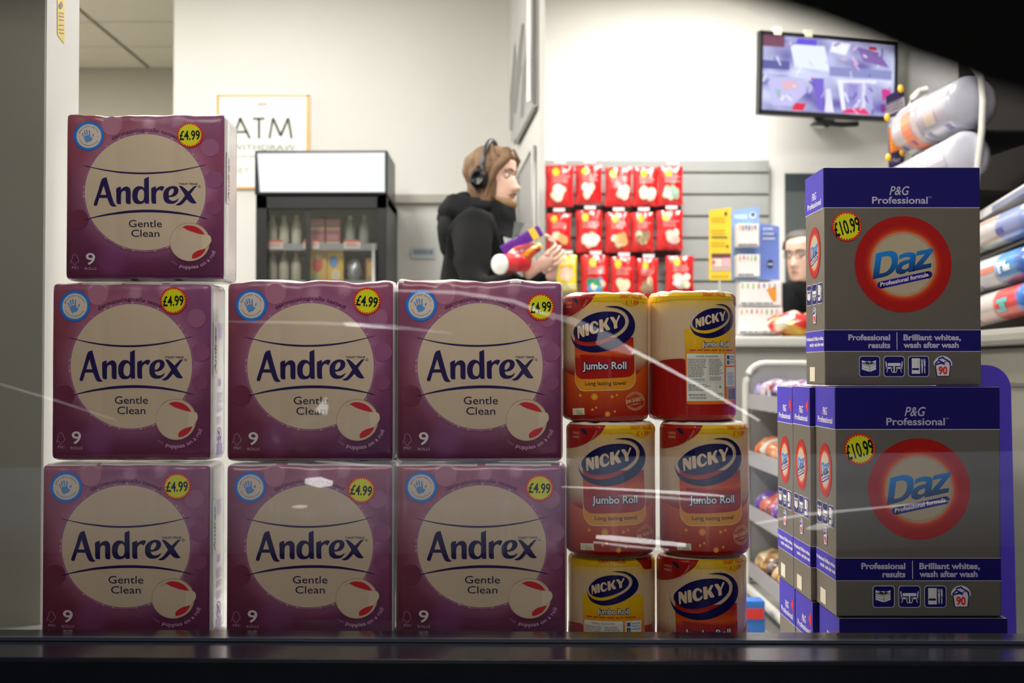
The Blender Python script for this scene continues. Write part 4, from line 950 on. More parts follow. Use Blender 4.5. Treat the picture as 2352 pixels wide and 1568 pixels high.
for (rown, ylab), bags in rows:
    for bi, (cx, y0, y1, wpx, kind) in enumerate(bags):
        T = .042; Y = YB_+.03+.016*(bi%2); W = wpx*S(Y)*1.0; H = (y1-y0)*S(Y)*1.03; p = P(cx, y1+2, Y)
        lab = ('yellow and white sweet bag beside the customer\'s hands, ' if kind == 'yellow' else 'red sweet bag, ')+'%s, %s from the partition' % (rown, words[bi])+('' if kind == 'yellow' else ', '+what[kind])
        r = thing('sweet_bag', lab, 'sweets', p, 'bags of sweets on the slatted panel'); k = rr.random()*9
        fy = pouch(r, W, H, T, k, (.86, .68, .02) if kind == 'yellow' else RED)
        A = sweet_art(kind, rr).cut((12, 12))
        A.build('printed_face', lambda x, y, L: Vector((x/100*W-W/2, fy(x/100*W-W/2, H*(1-y/100))-.0012-.0006*L, H*(1-y/100))), PRINT_FAR, r)
        # hook with price tag holder: a thing of its own
        hz = H*.93; hk = thing('display_hook', 'thin metal hook with tag for the %s sweet bag of the %s' % (words[bi], rown), 'hook', p+Vector((0, 0, hz)), 'hooks on the slatted panel')
        MB().tube([(0, YW-.012-Y, .0), (0, -.06, 0), (0, -.085, .012)], .003, 6).build('rod', STEEL, hk, world=False)
        if rr.random() < .75:
            MB().box((-.03, -.092, -.006+.018), (.03, -.088, .03)).build('price_tag', mat('tag_paper', (.72, .66, .68), .5), hk, world=False)
# added dark bars standing in for the shade between rows
for i, y in enumerate((479, 582)):
    t_ = thing('row_shade_bar', 'added dark shade bar across the slatted panel %s row of sweet bags' % ['under the top', 'under the second'][i], 'shade bar', P(1410, y, YW-.03)); m = MB(); pbox(m, 1256, y-8, 1566, y+9, YW-.045, .03, bev=.004); m.build('bar', mat('maroon_shade_bar', (.05, .02, .03), .5), t_)
# ---- counter top and till area by the slatwall
ct = thing('back_counter', 'pale grey counter in front of the slatted panel, holding the card displays', 'counter', P(1770, 800, 6.0)); YC_ = 5.5
ctz = P(1770, 772, YC_).z
x0c = .99
m = MB(); m.box((P(1650, 0, YC_).x, YC_, ctz-.045), (ROOMX1-.005, 6.3, ctz), bev=.012); m.build('counter_top', mat('pale_counter_top', (.56, .56, .52), .35), ct)
m = MB(); m.box((P(1655, 0, YC_).x, YC_+.03, .005), (ROOMX1-.01, 6.28, ctz-.047)); m.build('counter_body', mat('grey_counter_body', (.30, .29, .27), .5), ct)
# hanging / standing display cards
YD = 5.75
def card(name, px0, y00, px1, y01, yb, label, art, Y=YD, base=(.8, .6, .05)):
    r = thing(name, label, 'display card', P((px0+px1)/2, yb, Y)); m = MB(); pts = [(px0, y00), (px1, y01), (px1, yb), (px0, yb)]
    f = [P(*p, Y) for p in pts]; g = [v+Vector((0, .012, 0)) for v in f]; m.add(f+g, [(0, 1, 2, 3), (7, 6, 5, 4), (0, 4, 5, 1), (1, 5, 6, 2), (2, 6, 7, 3), (3, 7, 4, 0)], base); m.build('card', PRINT_FAR, r)
    A = Art(); art(A); flat(A, PRINT_FAR, 'printing', r, Y); return r
def a_yel(A):
    for y in (500, 528, 556): A.lines(1634, y, 1674, y+14, 2, (.62, .36, .02), 1, .5, y)
    A.poly(rect(1634, 543, 1671, 547), (.15, .12, .05), 1); A.poly(circ(1667, 491, 3.2, 10, 5), (.05, .05, .06), 1); A.poly(circ(1671, 566, 2.2, 8, 4), (.05, .05, .06), 1)
    A.poly(rect(1634, 582, 1678, 622), (.62, .44, .40), 1); A.poly(rect(1634, 582, 1678, 592), (.16, .05, .06), 2); A.poly(rect(1640, 594, 1657, 612), (.85, .7, .65), 2); A.poly(rect(1660, 592, 1676, 612), (.75, .45, .5), 2); A.poly(circ(1639, 602, 4, 10), (.7, .15, .08), 3)
    A.lines(1634, 632, 1676, 640, 1, (.6, .4, .05), 2, .6, 3)
yc_ = card('yellow_display_card', 1629, 483, 1679, 476, 643, 'tall yellow promotional card standing beside the blue lighter display', a_yel, YD, (.86, .62, .04))
yc_st = MB(); pbox(yc_st, 1650, 643, 1656, 772, YD+.002, .006); yc_st.build('post', STEEL, yc_)
def a_blue(A):
    A.poly(rect(1686, 492, 1716, 503), (.45, .60, .85), 1); A.poly(circ(1729, 494, 8, 16), (.75, .8, .86), 1); A.poly(circ(1729, 493, 5, 12), (.1, .12, .25), 2)
bl = card('blue_display_stand', 1681, 483, 1744, 474, 642, 'pale blue display stand with white trays of small items, middle of the cards', a_blue, YD+.06, (.26, .42, .80))
MB().box((P(1690, 0, YD+.08).x, YD+.075, ctz), (P(1738, 0, YD+.08).x, YD+.10, P(0, 642, YD).z)).build('stand_foot', WHT, bl)
def tray(px0, y0, px1, y1, Y, root, items, seed, extra=None):
    m = MB(); pbox(m, px0, y0, px1, y1, Y, .09, bev=.003); t_ = m.build('tray', mat('white_tray', (.80, .79, .80), .4), root)
    A = Art(); r2 = random.Random(seed); x = px0+4
    cols = [(.45, .02, .06), (.55, .3, .3), (.06, .35, .12), (.04, .05, .35), (.6, .08, .06), (.3, .55, .12), (.7, .3, .1)]
    for i in range(items): A.poly(rect(x, y0+3, x+3.2, y0+12+r2.random()*4), cols[r2.randrange(7)], 1); x += (px1-px0-8)/items
    A.lines(px0+2, y1-5, px1-2, y1-1, 1, (.10, .10, .14), 1, .8, seed)
    if extra: extra(A)
    flat(A, PRINT_FAR, 'items', t_, Y)
tray(1694, 514, 1744, 565, YD-.04, bl, 6, 1); tray(1694, 584, 1746, 634, YD-.04, bl, 5, 2)
def a_blue2(A):
    A.poly(circ(1768, 540, 16, 18, 9), (.10, .14, .42), 1); A.lines(1752, 523, 1784, 556, 3, (.55, .62, .85), 2, .5, 2); A.poly(circ(1769, 606, 8, 16, 10), (.02, .03, .10), 1); A.poly(rect(1763, 604, 1776, 609), (.4, .45, .6), 2)
card('deep_blue_display_card', 1746, 513, 1790, 520, 642, 'deeper blue card at the end of the display row, nearest the doorway', a_blue2, YD+.02, (.16, .24, .66))
def ta(A): A.poly(smooth([(1760, 664, 1), (1782, 658, 1), (1782, 692), (1774, 690)]), (.75, .30, .03), 1)
def tb(A): A.poly(smooth([(1761, 734, 1), (1783, 722, 1), (1783, 760), (1774, 750)]), (.66, .02, .02), 1)
w1 = thing('white_tray_unit', 'white stepped trays with small bright items below the blue cards', 'display stand', P(1745, 768, YD-.05))
tray(1700, 648, 1794, 700, YD-.06, w1, 7, 5, ta); tray(1698, 707, 1798, 766, YD-.08, w1, 8, 6, tb)
MB().box((P(1705, 0, YD).x, YD-.03, ctz), (P(1790, 0, YD).x, YD+.005, P(0, 650, YD).z)).build('stand_back', WHT, w1)
# doorway behind the till, dark
m = MB(); pbox(m, 1803, 398, 1990, 800, 7.09, .008); struct('door_3', m, mat('dark_doorway', (.035, .045, .052), .5, vary=.2))
m = MB(); pbox(m, 1803, 440, 1990, 800, 7.075, .01); struct('trim_3', m, mat('charcoal_door_leaf', (.085, .098, .10), .5))
# bag lying on the counter
r = thing('snack_bag', 'crumpled red and yellow snack bag lying on the pale counter', 'snack', P(1830, 806, 5.6).xyz); r.location.z = ctz+.001; r.location.y = 5.585
q = MB(); q.ball((0, 0, .05), (.13, .07, .05), RED, n=26, m=14)
q.V = [Vector((v.x, v.y, max(0, v.z+noise.noise(v*22)*.022))) for v in q.V]; q.C = [(.75, .42, .05) if noise.noise(v*11+Vector((3, 0, 0))) > .12 else ((.8, .66, .5) if noise.noise(v*14) > .25 else (.55, .02, .02)) for v in q.V]
q.build('bag', attr_mat('shiny_sweet_film', .22), r, world=False)
# ---- wall screen
YT = 6.72
tv = thing('wall_screen', 'black flat wall screen showing four security camera pictures', 'television', P(1900, 170, YT))
TC = [P(1745, 70, 6.62), P(2062, 94, 6.86), P(2040, 270, 6.86), P(1741, 262, 6.62)]
ex = (TC[1]-TC[0]); ez = (TC[3]-TC[0]); nrm = ex.cross(ez).normalized(); nrm = nrm if nrm.y < 0 else -nrm
TC[2] = TC[0]+ex*1.0+ez*1.0; 
def tvp(u, v, o): return TC[0]+ex*u+ez*v+nrm*o
def slab(u0, v0, u1, v1, o0, o1, mb):
    f = [tvp(u0, v0, o1), tvp(u1, v0, o1), tvp(u1, v1, o1), tvp(u0, v1, o1)]; g = [tvp(u0, v0, o0), tvp(u1, v0, o0), tvp(u1, v1, o0), tvp(u0, v1, o0)]
    return mb.add(f+g, [(0, 1, 2, 3), (7, 6, 5, 4), (0, 4, 5, 1), (1, 5, 6, 2), (2, 6, 7, 3), (3, 7, 4, 0)])
slab(0, 0, 1, 1, -.03, 0, MB()).build('casing', BLK, tv)
b = MB(); [slab(*a, 0, .008, b) for a in ((0, 0, 1, .045), (0, .945, 1, 1), (0, 0, .022, 1), (.978, 0, 1, 1))]; b.build('bezel', BLK, tv)
A = Art(); LV = (.44, .42, .78)
def scr(x, y):
    n = noise.noise(Vector((x*.035, y*.05, 1)))*.5+noise.noise(Vector((x*.09, y*.12, 5)))*.3; t = max(0, min(1, .5+n*1.3)); a = (.10, .07, .38); b_ = (.72, .76, .98)
    return tuple(a[i]*(1-t)+b_[i]*t for i in range(3))
A.poly(rect(0, 0, 100, 60), scr, 0)
sh = [(rect(0, 0, 16, 9), (.18, .05, .10)), ([(20, 6), (46, 6), (50, 26), (24, 24)], (.80, .85, .98)), ([(26, 1), (40, 1), (40, 6), (24, 6)], (.13, .08, .70)), (rect(0, 20, 20, 27), (.10, .10, .35)), (rect(50, 22, 98, 30), (.26, .27, .55)),
      ([(70, 4), (88, 8), (96, 20), (76, 16)], (.22, .12, .40)), (rect(80, 3, 86, 6), (.55, .02, .06)), ([(52, 2), (66, 2), (62, 12), (50, 10)], (.85, .88, 1)),
      (rect(0, 29.5, 100, 30.5), (.60, .64, .95)), (rect(49.6, 0, 50.4, 60), (.5, .5, .9)), ([(4, 34), (16, 33), (30, 33), (33, 44), (22, 56), (8, 56)], (.55, .52, .86)), ([(14, 36), (24, 35), (27, 42), (16, 43)], (.85, .45, .42)),
      (rect(10, 43, 14, 46), (.15, .55, .40)), (rect(11.5, 46, 13.5, 49), (.45, .30, .08)), ([(25, 53), (33, 53), (31, 59), (22, 59)], (.72, .01, .05)), ([(36, 32), (46, 32), (46, 58), (42, 58)], (.18, .12, .62)), ([(48, 40), (51, 40), (54, 59), (47, 59)], (.82, .80, .95)),
      ([(56, 32), (60, 32), (63, 56), (60, 57)], (.86, .86, 1)), ([(62, 34), (82, 33), (84, 55), (64, 55)], (.42, .40, .74)), ([(64, 35), (72, 35), (72, 53), (65, 54)], (.25, .22, .58)), ([(63, 56), (76, 53), (82, 59), (60, 59)], (.80, .02, .14)), ([(60, 32), (86, 31), (86, 33.5), (60, 34.5)], (.86, .84, .98)), ([(90, 38), (97, 36), (98, 46), (91, 47)], (.62, .03, .30)), (rect(90, 50, 96, 57), (.20, .02, .22)), (rect(75, 34, 78, 54), (.85, .85, 1))]
for s_, c in sh: A.poly(s_, c, 1)
rr2 = random.Random(5)
for i in range(46):
    x, y = rr2.random()*96+2, rr2.random()*54+2; A.stroke([(x, y), (x+rr2.uniform(-5, 5), y+rr2.uniform(1, 8))], rr2.uniform(.5, 1.6), [(.86, .88, 1), (.10, .08, .40), (.62, .55, .90), (.80, .50, .72)][i % 4], 2, False)
A.cut((2.5, 2.5)); A.build('picture', lambda x, y, L: tvp(.022+.956*x/100, .045+.90*y/60, .001+.0006*L)-tv.location, SCREEN, tv)
m = MB(); m.tube([tvp(.55, .9, -.03), tvp(.60, .95, -.12), (tvp(.6, .9, 0).x, 7.09, tvp(.6, .9, 0).z)], .028, 8); m.box(tvp(.5, .7, 0)+Vector((-.02, .25, -.1)), tvp(.7, .95, 0)+Vector((0, .30, 0))); m.build('bracket', BLK, tv)
m = MB(); m.tube([tvp(.42, 1.0, -.02), tvp(.5, 1.05, -.02), tvp(.62, 1.06, -.03), tvp(.75, 1.03, -.05)], .014, 8); m.build('cable_hump', BLK, tv)
for u in (.12, .34): slab(u-.025, -.05, u+.025, .04, -.01, .012, MB()).build('bracket_clip', mat('cream_clip', (.75, .70, .55), .5), tv)
# ================================================================== PEOPLE
def skin_mesh(name, pts, edges, m, parent, sub=2, noise_a=0.0):
    """one continuous body grown round a skeleton; pts = (x, y, z, rx, ry)"""
    me = bpy.data.meshes.new(name); me.from_pydata([p[:3] for p in pts], edges, []); me.update()
    o = bpy.data.objects.new(name, me); COL.objects.link(o)
    bpy.context.view_layer.objects.active = o
    md = o.modifiers.new('s', 'SKIN'); md.use_smooth_shade = True
    if not me.skin_vertices:
        with bpy.context.temp_override(object=o, active_object=o): bpy.ops.mesh.customdata_skin_add()
    for i, v in enumerate(me.skin_vertices[0].data):
        p = pts[i]; v.radius = (p[3], p[4] if len(p) > 4 else p[3]); v.use_root = (i == 0)
    sb = o.modifiers.new('u', 'SUBSURF'); sb.levels = sub; sb.render_levels = sub
    dg = bpy.context.evaluated_depsgraph_get(); dg.update()
    nm = bpy.data.meshes.new_from_object(o.evaluated_get(dg)); bpy.data.objects.remove(o)
    off = parent.location if parent else Vector((0, 0, 0))
    for v in nm.vertices:
        if noise_a: v.co += Vector((noise.noise(v.co*14), noise.noise(v.co*14+Vector((7, 0, 0))), noise.noise(v.co*9+Vector((0, 7, 0)))))*noise_a
        v.co -= off
    nm.materials.clear(); nm.materials.append(m); nm.name = name
    for p in nm.polygons: p.use_smooth = True
    r = bpy.data.objects.new(name, nm); COL.objects.link(r); r.parent = parent; return r
SKIN = mat('skin', (.66, .42, .33), .5, vary=.05); SKIN.node_tree.nodes['Principled BSDF'].inputs['Subsurface Weight'].default_value = .1
HAIR = mat('brown_hair', (.15, .080, .038), .6, vary=.35, noise_s=30); COAT = mat('black_coat', (.006, .0062, .007), .85, spec=.2, vary=.3, bump=.3, noise_s=14)
HT = [(-.135, .045, -.02, .02), (-.126, .070, -.03, .036), (-.10, .088, -.045, .052), (-.075, .090, -.060, .060), (-.05, .090, -.072, .066), (-.03, .090, -.080, .068), (0, .088, -.09, .071), (.02, .084, -.095, .073), (.045, .094, -.10, .075), (.08, .090, -.098, .074), (.105, .066, -.082, .062), (.120, .034, -.05, .038), (.125, .004, -.01, .006)]
def head_r(z, th, extra=0.0):
    t = HT[0]; 
    for a, b in zip(HT, HT[1:]):
        if a[0] <= z <= b[0]: f = (z-a[0])/(b[0]-a[0]); t = tuple(a[i]*(1-f)+b[i]*f for i in range(4)); break
    else: t = HT[-1] if z > 0 else HT[0]
    cx = (t[1]+t[2])/2; ax = (t[1]-t[2])/2; ay = t[3]; c, s_ = cos(th), sin(th)
    x = cx+(ax+extra)*math.copysign(abs(c)**.85, c); y = (ay+extra)*math.copysign(abs(s_)**.85, s_)
    return x, y
def make_head(root, c, yawd, pitch, long_hair, beard, hair_m=HAIR, smile=True):
    M = Matrix.Translation(c-root.location) @ Matrix.Rotation(radians(yawd), 4, 'Z') @ Matrix.Rotation(radians(pitch), 4, 'Y')
    n, mm = 40, 34; V = []; F = []
    for j in range(mm+1):
        z = -.135+.26*j/mm
        for i in range(n):
            th = 2*pi*i/n; tt = th if th < pi else th-2*pi; x, y = head_r(z, th)
            nose = .030*math.exp(-(tt/.16)**2)*(math.exp(-((z+.032)/.014)**2)+.62*math.exp(-((z+.012)/.020)**2)+.25*math.exp(-((z-.010)/.016)**2))
            lips = .006*math.exp(-(tt/.26)**2)*(math.exp(-((z+.070)/.007)**2)+math.exp(-((z+.056)/.005)**2)); chin = .008*math.exp(-(tt/.3)**2)*math.exp(-((z+.11)/.016)**2)
            eye = -.012*(math.exp(-((tt-.42)/.20)**2)+math.exp(-((tt+.42)/.20)**2))*math.exp(-((z-.018)/.014)**2)
            brow = .004*math.exp(-(abs(tt)-.38)**2/.05)*math.exp(-((z-.040)/.008)**2)
            x += nose+lips+chin+eye+brow; V.append(M @ Vector((x, y, z)))
    for j in range(mm):
        for i in range(n): F.append((j*n+i, j*n+(i+1) % n, (j+1)*n+(i+1) % n, (j+1)*n+i))
    F.append(tuple(range(n))[::-1]); F.append(tuple(mm*n+i for i in range(n)))
    q = MB(); q.add(V, F, None, 0, True)
    for sg in (-1, 1):    # ears
        q.ball(M @ Vector((-.012, sg*.076, -.005)), (.018, .010, .030), None, 0)
    hd = q.build('head', SKIN, root, world=False)
    e = MB()
    for sg in (-1, 1): e.ball(M @ Vector((.076, sg*.031, .018)), (.0105, .0115, .0085), (.75, .72, .70)); e.ball(M @ Vector((.0845, sg*.033, .018)), .0050, (.02, .015, .01), 0, 8, 6)
    e.build('eyes', attr_mat('eye_colours', .2), hd, world=False)
    b = MB()
    for sg in (-1, 1): b.tube([M @ Vector((.094, sg*.012, .040)), M @ Vector((.090, sg*.032, .046)), M @ Vector((.074, sg*.052, .038))], [.0035, .0045, .002], 6)
    b.build('eyebrows', hair_m, hd, world=False)
    b = MB(); b.tube([M @ Vector((.080, -.024, -.064)), M @ Vector((.0955, -.010, -.0625)), M @ Vector((.0965, 0, -.063)), M @ Vector((.0955, .010, -.0625)), M @ Vector((.080, .024, -.064))], [.002, .0045, .005, .0045, .002], 8)
    b.build('lips', mat('lip_skin', (.50, .20, .17), .45), hd, world=False)
    # hair: a thick shell open over the face
    hv = []; hf = []; n, mm = 56, 22; lo = -.125 if long_hair else -.03
    for lay in (0, 1):
        for j in range(mm+1):
            v = j/mm
            for i in range(n+1):
                lim = 2.05 if long_hair else 2.0; a = -lim+2*lim*i/n; th = pi+a
                z = lo+(.132-lo)*v; front = abs(a)/lim
                z2 = z if z > -.1 else z; x, y = head_r(min(.124, max(-.06, z2)), th)
                thick = (.020+.012*noise.noise(Vector((a*3, z*20, 2)))+.006*sin(a*23+z*30)) if lay == 0 else .002
                if z > .09: thick *= .75
                if long_hair and z < -.02: k = min(1, (-.02-z)/.1); x -= .016*k; y *= 1+.10*k
                if front > .8 and z < .05: thick *= max(.15, 1-(front-.8)/.2)
                r_ = math.hypot(x, y)+1e-6; x += x/r_*thick; y += y/r_*thick
                hv.append(M @ Vector((x, y, z+(.012 if (v > .95 and lay == 0) else 0))))
    N = (mm+1)*(n+1)
    for lay in (0, 1):
        for j in range(mm):
            for i in range(n): a = lay*N+j*(n+1)+i; hf.append((a, a+1, a+n+2, a+n+1))
    for j in range(mm):
        for i in (0, n): a = j*(n+1)+i; hf.append((a, a+n+1, N+a+n+1, N+a))
    for i in range(n): hf.append((i, i+1, N+i+1, N+i))
    q = MB(); q.add(hv, hf, None, 0, True); q.ball(M @ Vector((-.006, 0, .098)), (.086, .068, .044), None, 0, 24, 12)
    if long_hair: q.ball(M @ Vector((.030, 0, .095)), (.060, .066, .040), None, 0, 24, 12)
    if long_hair:   # fringe swept over the brow and temple
        for sg in (-1, 1):
            q.tube([M @ Vector((.062, sg*.02, .118)), M @ Vector((.074, sg*.050, .088)), M @ Vector((.045, sg*.078, .040)), M @ Vector((.025, sg*.084, -.02)), M @ Vector((.010, sg*.082, -.07))], [.022, .022, .018, .014, .006], 10)
    q.build('hair', hair_m, root, world=False)
    if beard:
        bv = []; bf = []; n, mm = 30, 10
        for j in range(mm+1):
            z = -.166+.096*j/mm
            for i in range(n+1):
                a = -1.35+2.7*i/n; x, y = head_r(max(-.128, z), a); x += .010*math.exp(-(a/.4)**2)
                th = .013*(1-abs(j/mm*2-1)**3)*(1-(abs(a)/1.35)**4)+.004*sin(a*31+j)
                if abs(a) < .30 and -.078 < z: th = -.004
                r_ = math.hypot(x, y); bv.append(M @ Vector((x+x/r_*th+(.012 if z < -.12 else 0)*math.exp(-(a/.5)**2), y+y/r_*th, z)))
        for j in range(mm):
            for i in range(n): a = j*(n+1)+i; bf.append((a, a+1, a+n+2, a+n+1))
        q = MB(); q.add(bv, bf, None, 0, True); q.tube([M @ Vector((.086, -.028, -.060)), M @ Vector((.101, -.010, -.050)), M @ Vector((.104, 0, -.049)), M @ Vector((.101, .010, -.050)), M @ Vector((.086, .028, -.060))], [.002, .0045, .005, .0045, .002], 8)
        q.build('beard', mat('ginger_brown_beard', (.26, .15, .075), .65, vary=.35, noise_s=60), root, world=False)
    return M
def hand(root, wrist, fwd, palm_n, m, side=1, curl=.9, name='hand'):
    """palm and five separate bent fingers, grown as one skin; fwd = towards the fingers, palm_n = out of the palm"""
    f = Vector(fwd).normalized(); pn = Vector(palm_n); pn = (pn-f*pn.dot(f)).normalized(); s_ = f.cross(pn)*side; w = Vector(wrist)
    pts = []; ed = []
    def ad(v, r): pts.append((v.x, v.y, v.z, r, r)); return len(pts)-1
    a = ad(w+f*.045, .026); b = ad(w, .023); c = ad(w-f*.05, .026); ed += [(a, b), (b, c)]
    for k, (o, L, r) in enumerate(((-.030, .066, .0075), (-.010, .080, .0085), (.011, .075, .0085), (.030, .060, .007))):
        q0 = w+f*.078+s_*o; i0 = ad(q0, r*1.25); ed.append((a, i0)); d = f.copy(); q = q0; prev = i0
        for t, g in ((.42, .45), (.32, .85), (.26, .9)):
            ang = curl*g; d = (d*cos(ang)+pn*sin(ang)).normalized(); q = q+d*L*t*1.1; i1 = ad(q, r*(1-.12*t)); ed.append((prev, i1)); prev = i1
    t0 = ad(w+f*.030-s_*.034+pn*.006, .0115); ed.append((a, t0)); t1 = ad(w+f*.058-s_*.046+pn*.028, .0095); ed.append((t0, t1)); t2 = ad(w+f*.080-s_*.036+pn*.045, .008); ed.append((t1, t2))
    return skin_mesh(name, pts, ed, m, root, 1)
# ---- customer: profile to the right, both hands in front of the chest
YP = 5.3; pr = thing('person', 'bearded person with long brown hair and black hooded coat, holding snacks, facing right', 'person', (-.15, YP, 0))
B_ = [(-.16, 5.30, .98, .135, .15), (-.16, 5.30, 1.14, .145, .165), (-.155, 5.30, 1.32, .150, .175), (-.145, 5.30, 1.44, .125, .150), (-.115, 5.30, 1.535, .068, .068),
      (-.15, 5.14, 1.465, .088), (-.155, 5.075, 1.33, .082), (-.145, 5.03, 1.20, .072), (-.03, 4.99, 1.215, .062), (.050, 4.99, 1.262, .048),
      (-.13, 5.46, 1.465, .085), (-.12, 5.52, 1.33, .078), (-.08, 5.50, 1.20, .068), (.06, 5.36, 1.235, .056), (.130, 5.22, 1.285, .045),
      (-.16, 5.20, .86, .10), (-.15, 5.19, .52, .068), (-.17, 5.18, .13, .05), (-.16, 5.40, .86, .10), (-.10, 5.41, .52, .068), (-.13, 5.42, .13, .05), (-.10, 5.17, .05, .042), (-.03, 5.165, .045, .036), (-.06, 5.43, .05, .042), (.01, 5.435, .045, .036)]
E_ = [(0, 1), (1, 2), (2, 3), (3, 4), (3, 5), (5, 6), (6, 7), (7, 8), (8, 9), (3, 10), (10, 11), (11, 12), (12, 13), (13, 14), (0, 15), (15, 16), (16, 17), (0, 18), (18, 19), (19, 20), (17, 21), (21, 22), (20, 23), (23, 24)]
skin_mesh('coat_and_trousers', B_, E_, COAT, pr, 2, .012)
HC = Vector((-.078, 5.285, 1.668))
MH = make_head(pr, HC, -24, 4, True, True)
nk = MB(); nk.tube([Vector((-.105, 5.295, 1.47)), Vector((-.10, 5.29, 1.60))], [.062, .055], 16); nk.build('neck', SKIN, pr)
# hood lying on the shoulders and high collar
hq = MB()
hq.ball((-.205, 5.28, 1.525), (.100, .155, .085), None, 0, 28, 16); hq.ball((-.235, 5.27, 1.45), (.070, .13, .11), None, 0, 24, 14); hq.ball((-.15, 5.28, 1.555), (.115, .125, .050), None, 0, 24, 12)
hq.V = [v+Vector((noise.noise(v*13), noise.noise(v*13+Vector((5, 0, 0))), noise.noise(v*16+Vector((0, 5, 0)))))*.022 for v in hq.V]; hq.build('hood', COAT, pr)
cq = MB(); cq.tube([(-.10, 5.29, 1.46), (-.085, 5.285, 1.52), (-.075, 5.28, 1.575), (-.07, 5.28, 1.585)], [.125, .112, .098, .082], 22); cq.V = [v+Vector((noise.noise(v*19), noise.noise(v*19), 0))*.012 for v in cq.V]; cq.build('collar', COAT, pr)
cq = MB(); cq.add([P(1182, 508, 5.2), P(1205, 512, 5.24), P(1186, 550, 5.2), P(1176, 548, 5.17)], [(0, 1, 2, 3)]); cq.add([P(1182, 508, 5.205), P(1205, 512, 5.245), P(1186, 550, 5.205), P(1176, 548, 5.175)], [(3, 2, 1, 0)]); cq.build('lapel', mat('grey_lapel', (.11, .115, .11), .7), pr)
hand(pr, (.085, 4.99, 1.285), (.80, .05, .50), (-.1, .9, .3), SKIN, 1, .75, 'near_hand')
hand(pr, (.160, 5.17, 1.30), (.15, -.35, .95), (-.9, -.3, .1), SKIN, -1, .8, 'far_hand')
# headphones
hp = thing('headphones', 'black over-ear headphones on the long-haired customer', 'headphones', HC)
Mw = Matrix.Translation(HC-hp.location) @ Matrix.Rotation(radians(-24), 4, 'Z') @ Matrix.Rotation(radians(4), 4, 'Y')
bq = MB(); arc = [Mw @ Vector((-.012+.012*cos(a), -.108*cos(a), .02+.142*sin(a))) for a in [pi*i/16 for i in range(17)]]
bq.tube(arc, [.010]*17, 8); bq.build('headband', BLK, hp, world=False)
for sg in (-1, 1):
    c = MB(); c.tube([Mw @ Vector((-.014, sg*.086, -.004)), Mw @ Vector((-.014, sg*.094, -.004)), Mw @ Vector((-.014, sg*.112, -.004)), Mw @ Vector((-.014, sg*.120, -.004))], [.034, .041, .038, .026], 20); c.build('ear_cup', BLK, hp, world=False)
    c = MB(); c.tube([Mw @ Vector((-.014, sg*.110, -.02)), Mw @ Vector((-.012, sg*.112, .045))], .009, 8); c.build('slider', mat('dark_grey_plastic', (.05, .05, .055), .3), hp, world=False)
# snacks in the hands
r = thing('snack_tube', 'red snack tube with a white end held under the customer\'s arm', 'snack', P(1148, 607, 4.84)); a = P(1148, 607, 4.84)-r.location; b = P(1204, 601, 4.955)-r.location; d = (b-a).normalized()
MB().tube([a, b], .036, 24, (.62, .02, .03)).build('tube', attr_mat('tube_print', .3), r, world=False); MB().tube([a-d*.0075, a-d*.007, a-d*.005, a, a+d*.004], [.001, .034, .0375, .038, .038], 24).build('white_lid', WHT, r, world=False)
r = thing('snack_bag', 'orange snack packet held against the black coat, above the red tube', 'snack', P(1200, 583, 4.93)); q = MB(); q.ball((0, 0, 0), (.080, .030, .036), (.80, .13, .02), n=26, m=14)
Mr = Matrix.Rotation(radians(-28), 4, 'Y'); q.V = [Mr @ (v+Vector((noise.noise(v*26), 0, noise.noise(v*21)))*.012) for v in q.V]; q.C = [(.85, .45, .03) if noise.noise(v*24+Vector((2, 0, 1))) > .18 else ((.22, .03, .05) if noise.noise(v*19) < -.22 else (.80, .11, .015)) for v in q.V]; q.build('packet', attr_mat('shiny_sweet_film'), r, world=False)
r = thing('snack_box', 'purple and yellow confectionery packet held on top of the orange packet', 'snack', P(1198, 553, 4.99)); Mr = Matrix.Rotation(radians(-29), 4, 'Y'); q = MB(); q.box((-.085, -.02, -.022), (.085, .02, .022), (.10, .015, .26), bev=.006); q.box((.040, -.0215, -.023), (.066, .0215, .023), (.75, .48, .04)); q.V = [Mr @ v for v in q.V]; q.build('packet', attr_mat('shiny_sweet_film'), r, world=False)
# ---- second person behind the till
p2 = thing('person', 'person with glasses in a dark jacket behind the till, half hidden by the topmost carton', 'person', (1.42, 6.55, 0))
B2 = [(1.50, 6.55, .90, .14, .15), (1.50, 6.55, 1.05, .15, .16), (1.50, 6.54, 1.20, .16, .15), (1.49, 6.52, 1.29, .13, .13), (1.47, 6.50, 1.36, .06, .06), (1.36, 6.44, 1.27, .085), (1.36, 6.42, 1.10, .075), (1.37, 6.40, .97, .06), (1.63, 6.52, 1.24, .085), (1.68, 6.46, 1.08, .07), (1.66, 6.42, .96, .06), (1.43, 6.55, .80, .09), (1.43, 6.55, .45, .065), (1.43, 6.56, .08, .05), (1.57, 6.55, .80, .09), (1.57, 6.55, .45, .065), (1.57, 6.56, .08, .05), (1.42, 6.53, .046, .04), (1.40, 6.46, .040, .036), (1.57, 6.53, .046, .04), (1.57, 6.46, .040, .036)]
skin_mesh('dark_clothes', B2, [(0, 1), (1, 2), (2, 3), (3, 4), (3, 5), (5, 6), (6, 7), (3, 8), (8, 9), (9, 10), (0, 11), (11, 12), (12, 13), (0, 14), (14, 15), (15, 16), (13, 17), (17, 18), (16, 19), (19, 20)], COAT, p2, 2, .01)
for hx, s_ in ((1.37, 1), (1.66, -1)): hand(p2, (hx, 6.40, .93), (0, -.3, -.95), (0, .9, -.2), SKIN, s_, .4)
H2 = Vector((1.445, 6.47, 1.455)); M2 = make_head(p2, H2, 228, 6, False, False, mat('grey_hair', (.10, .09, .085), .6))
g = MB()
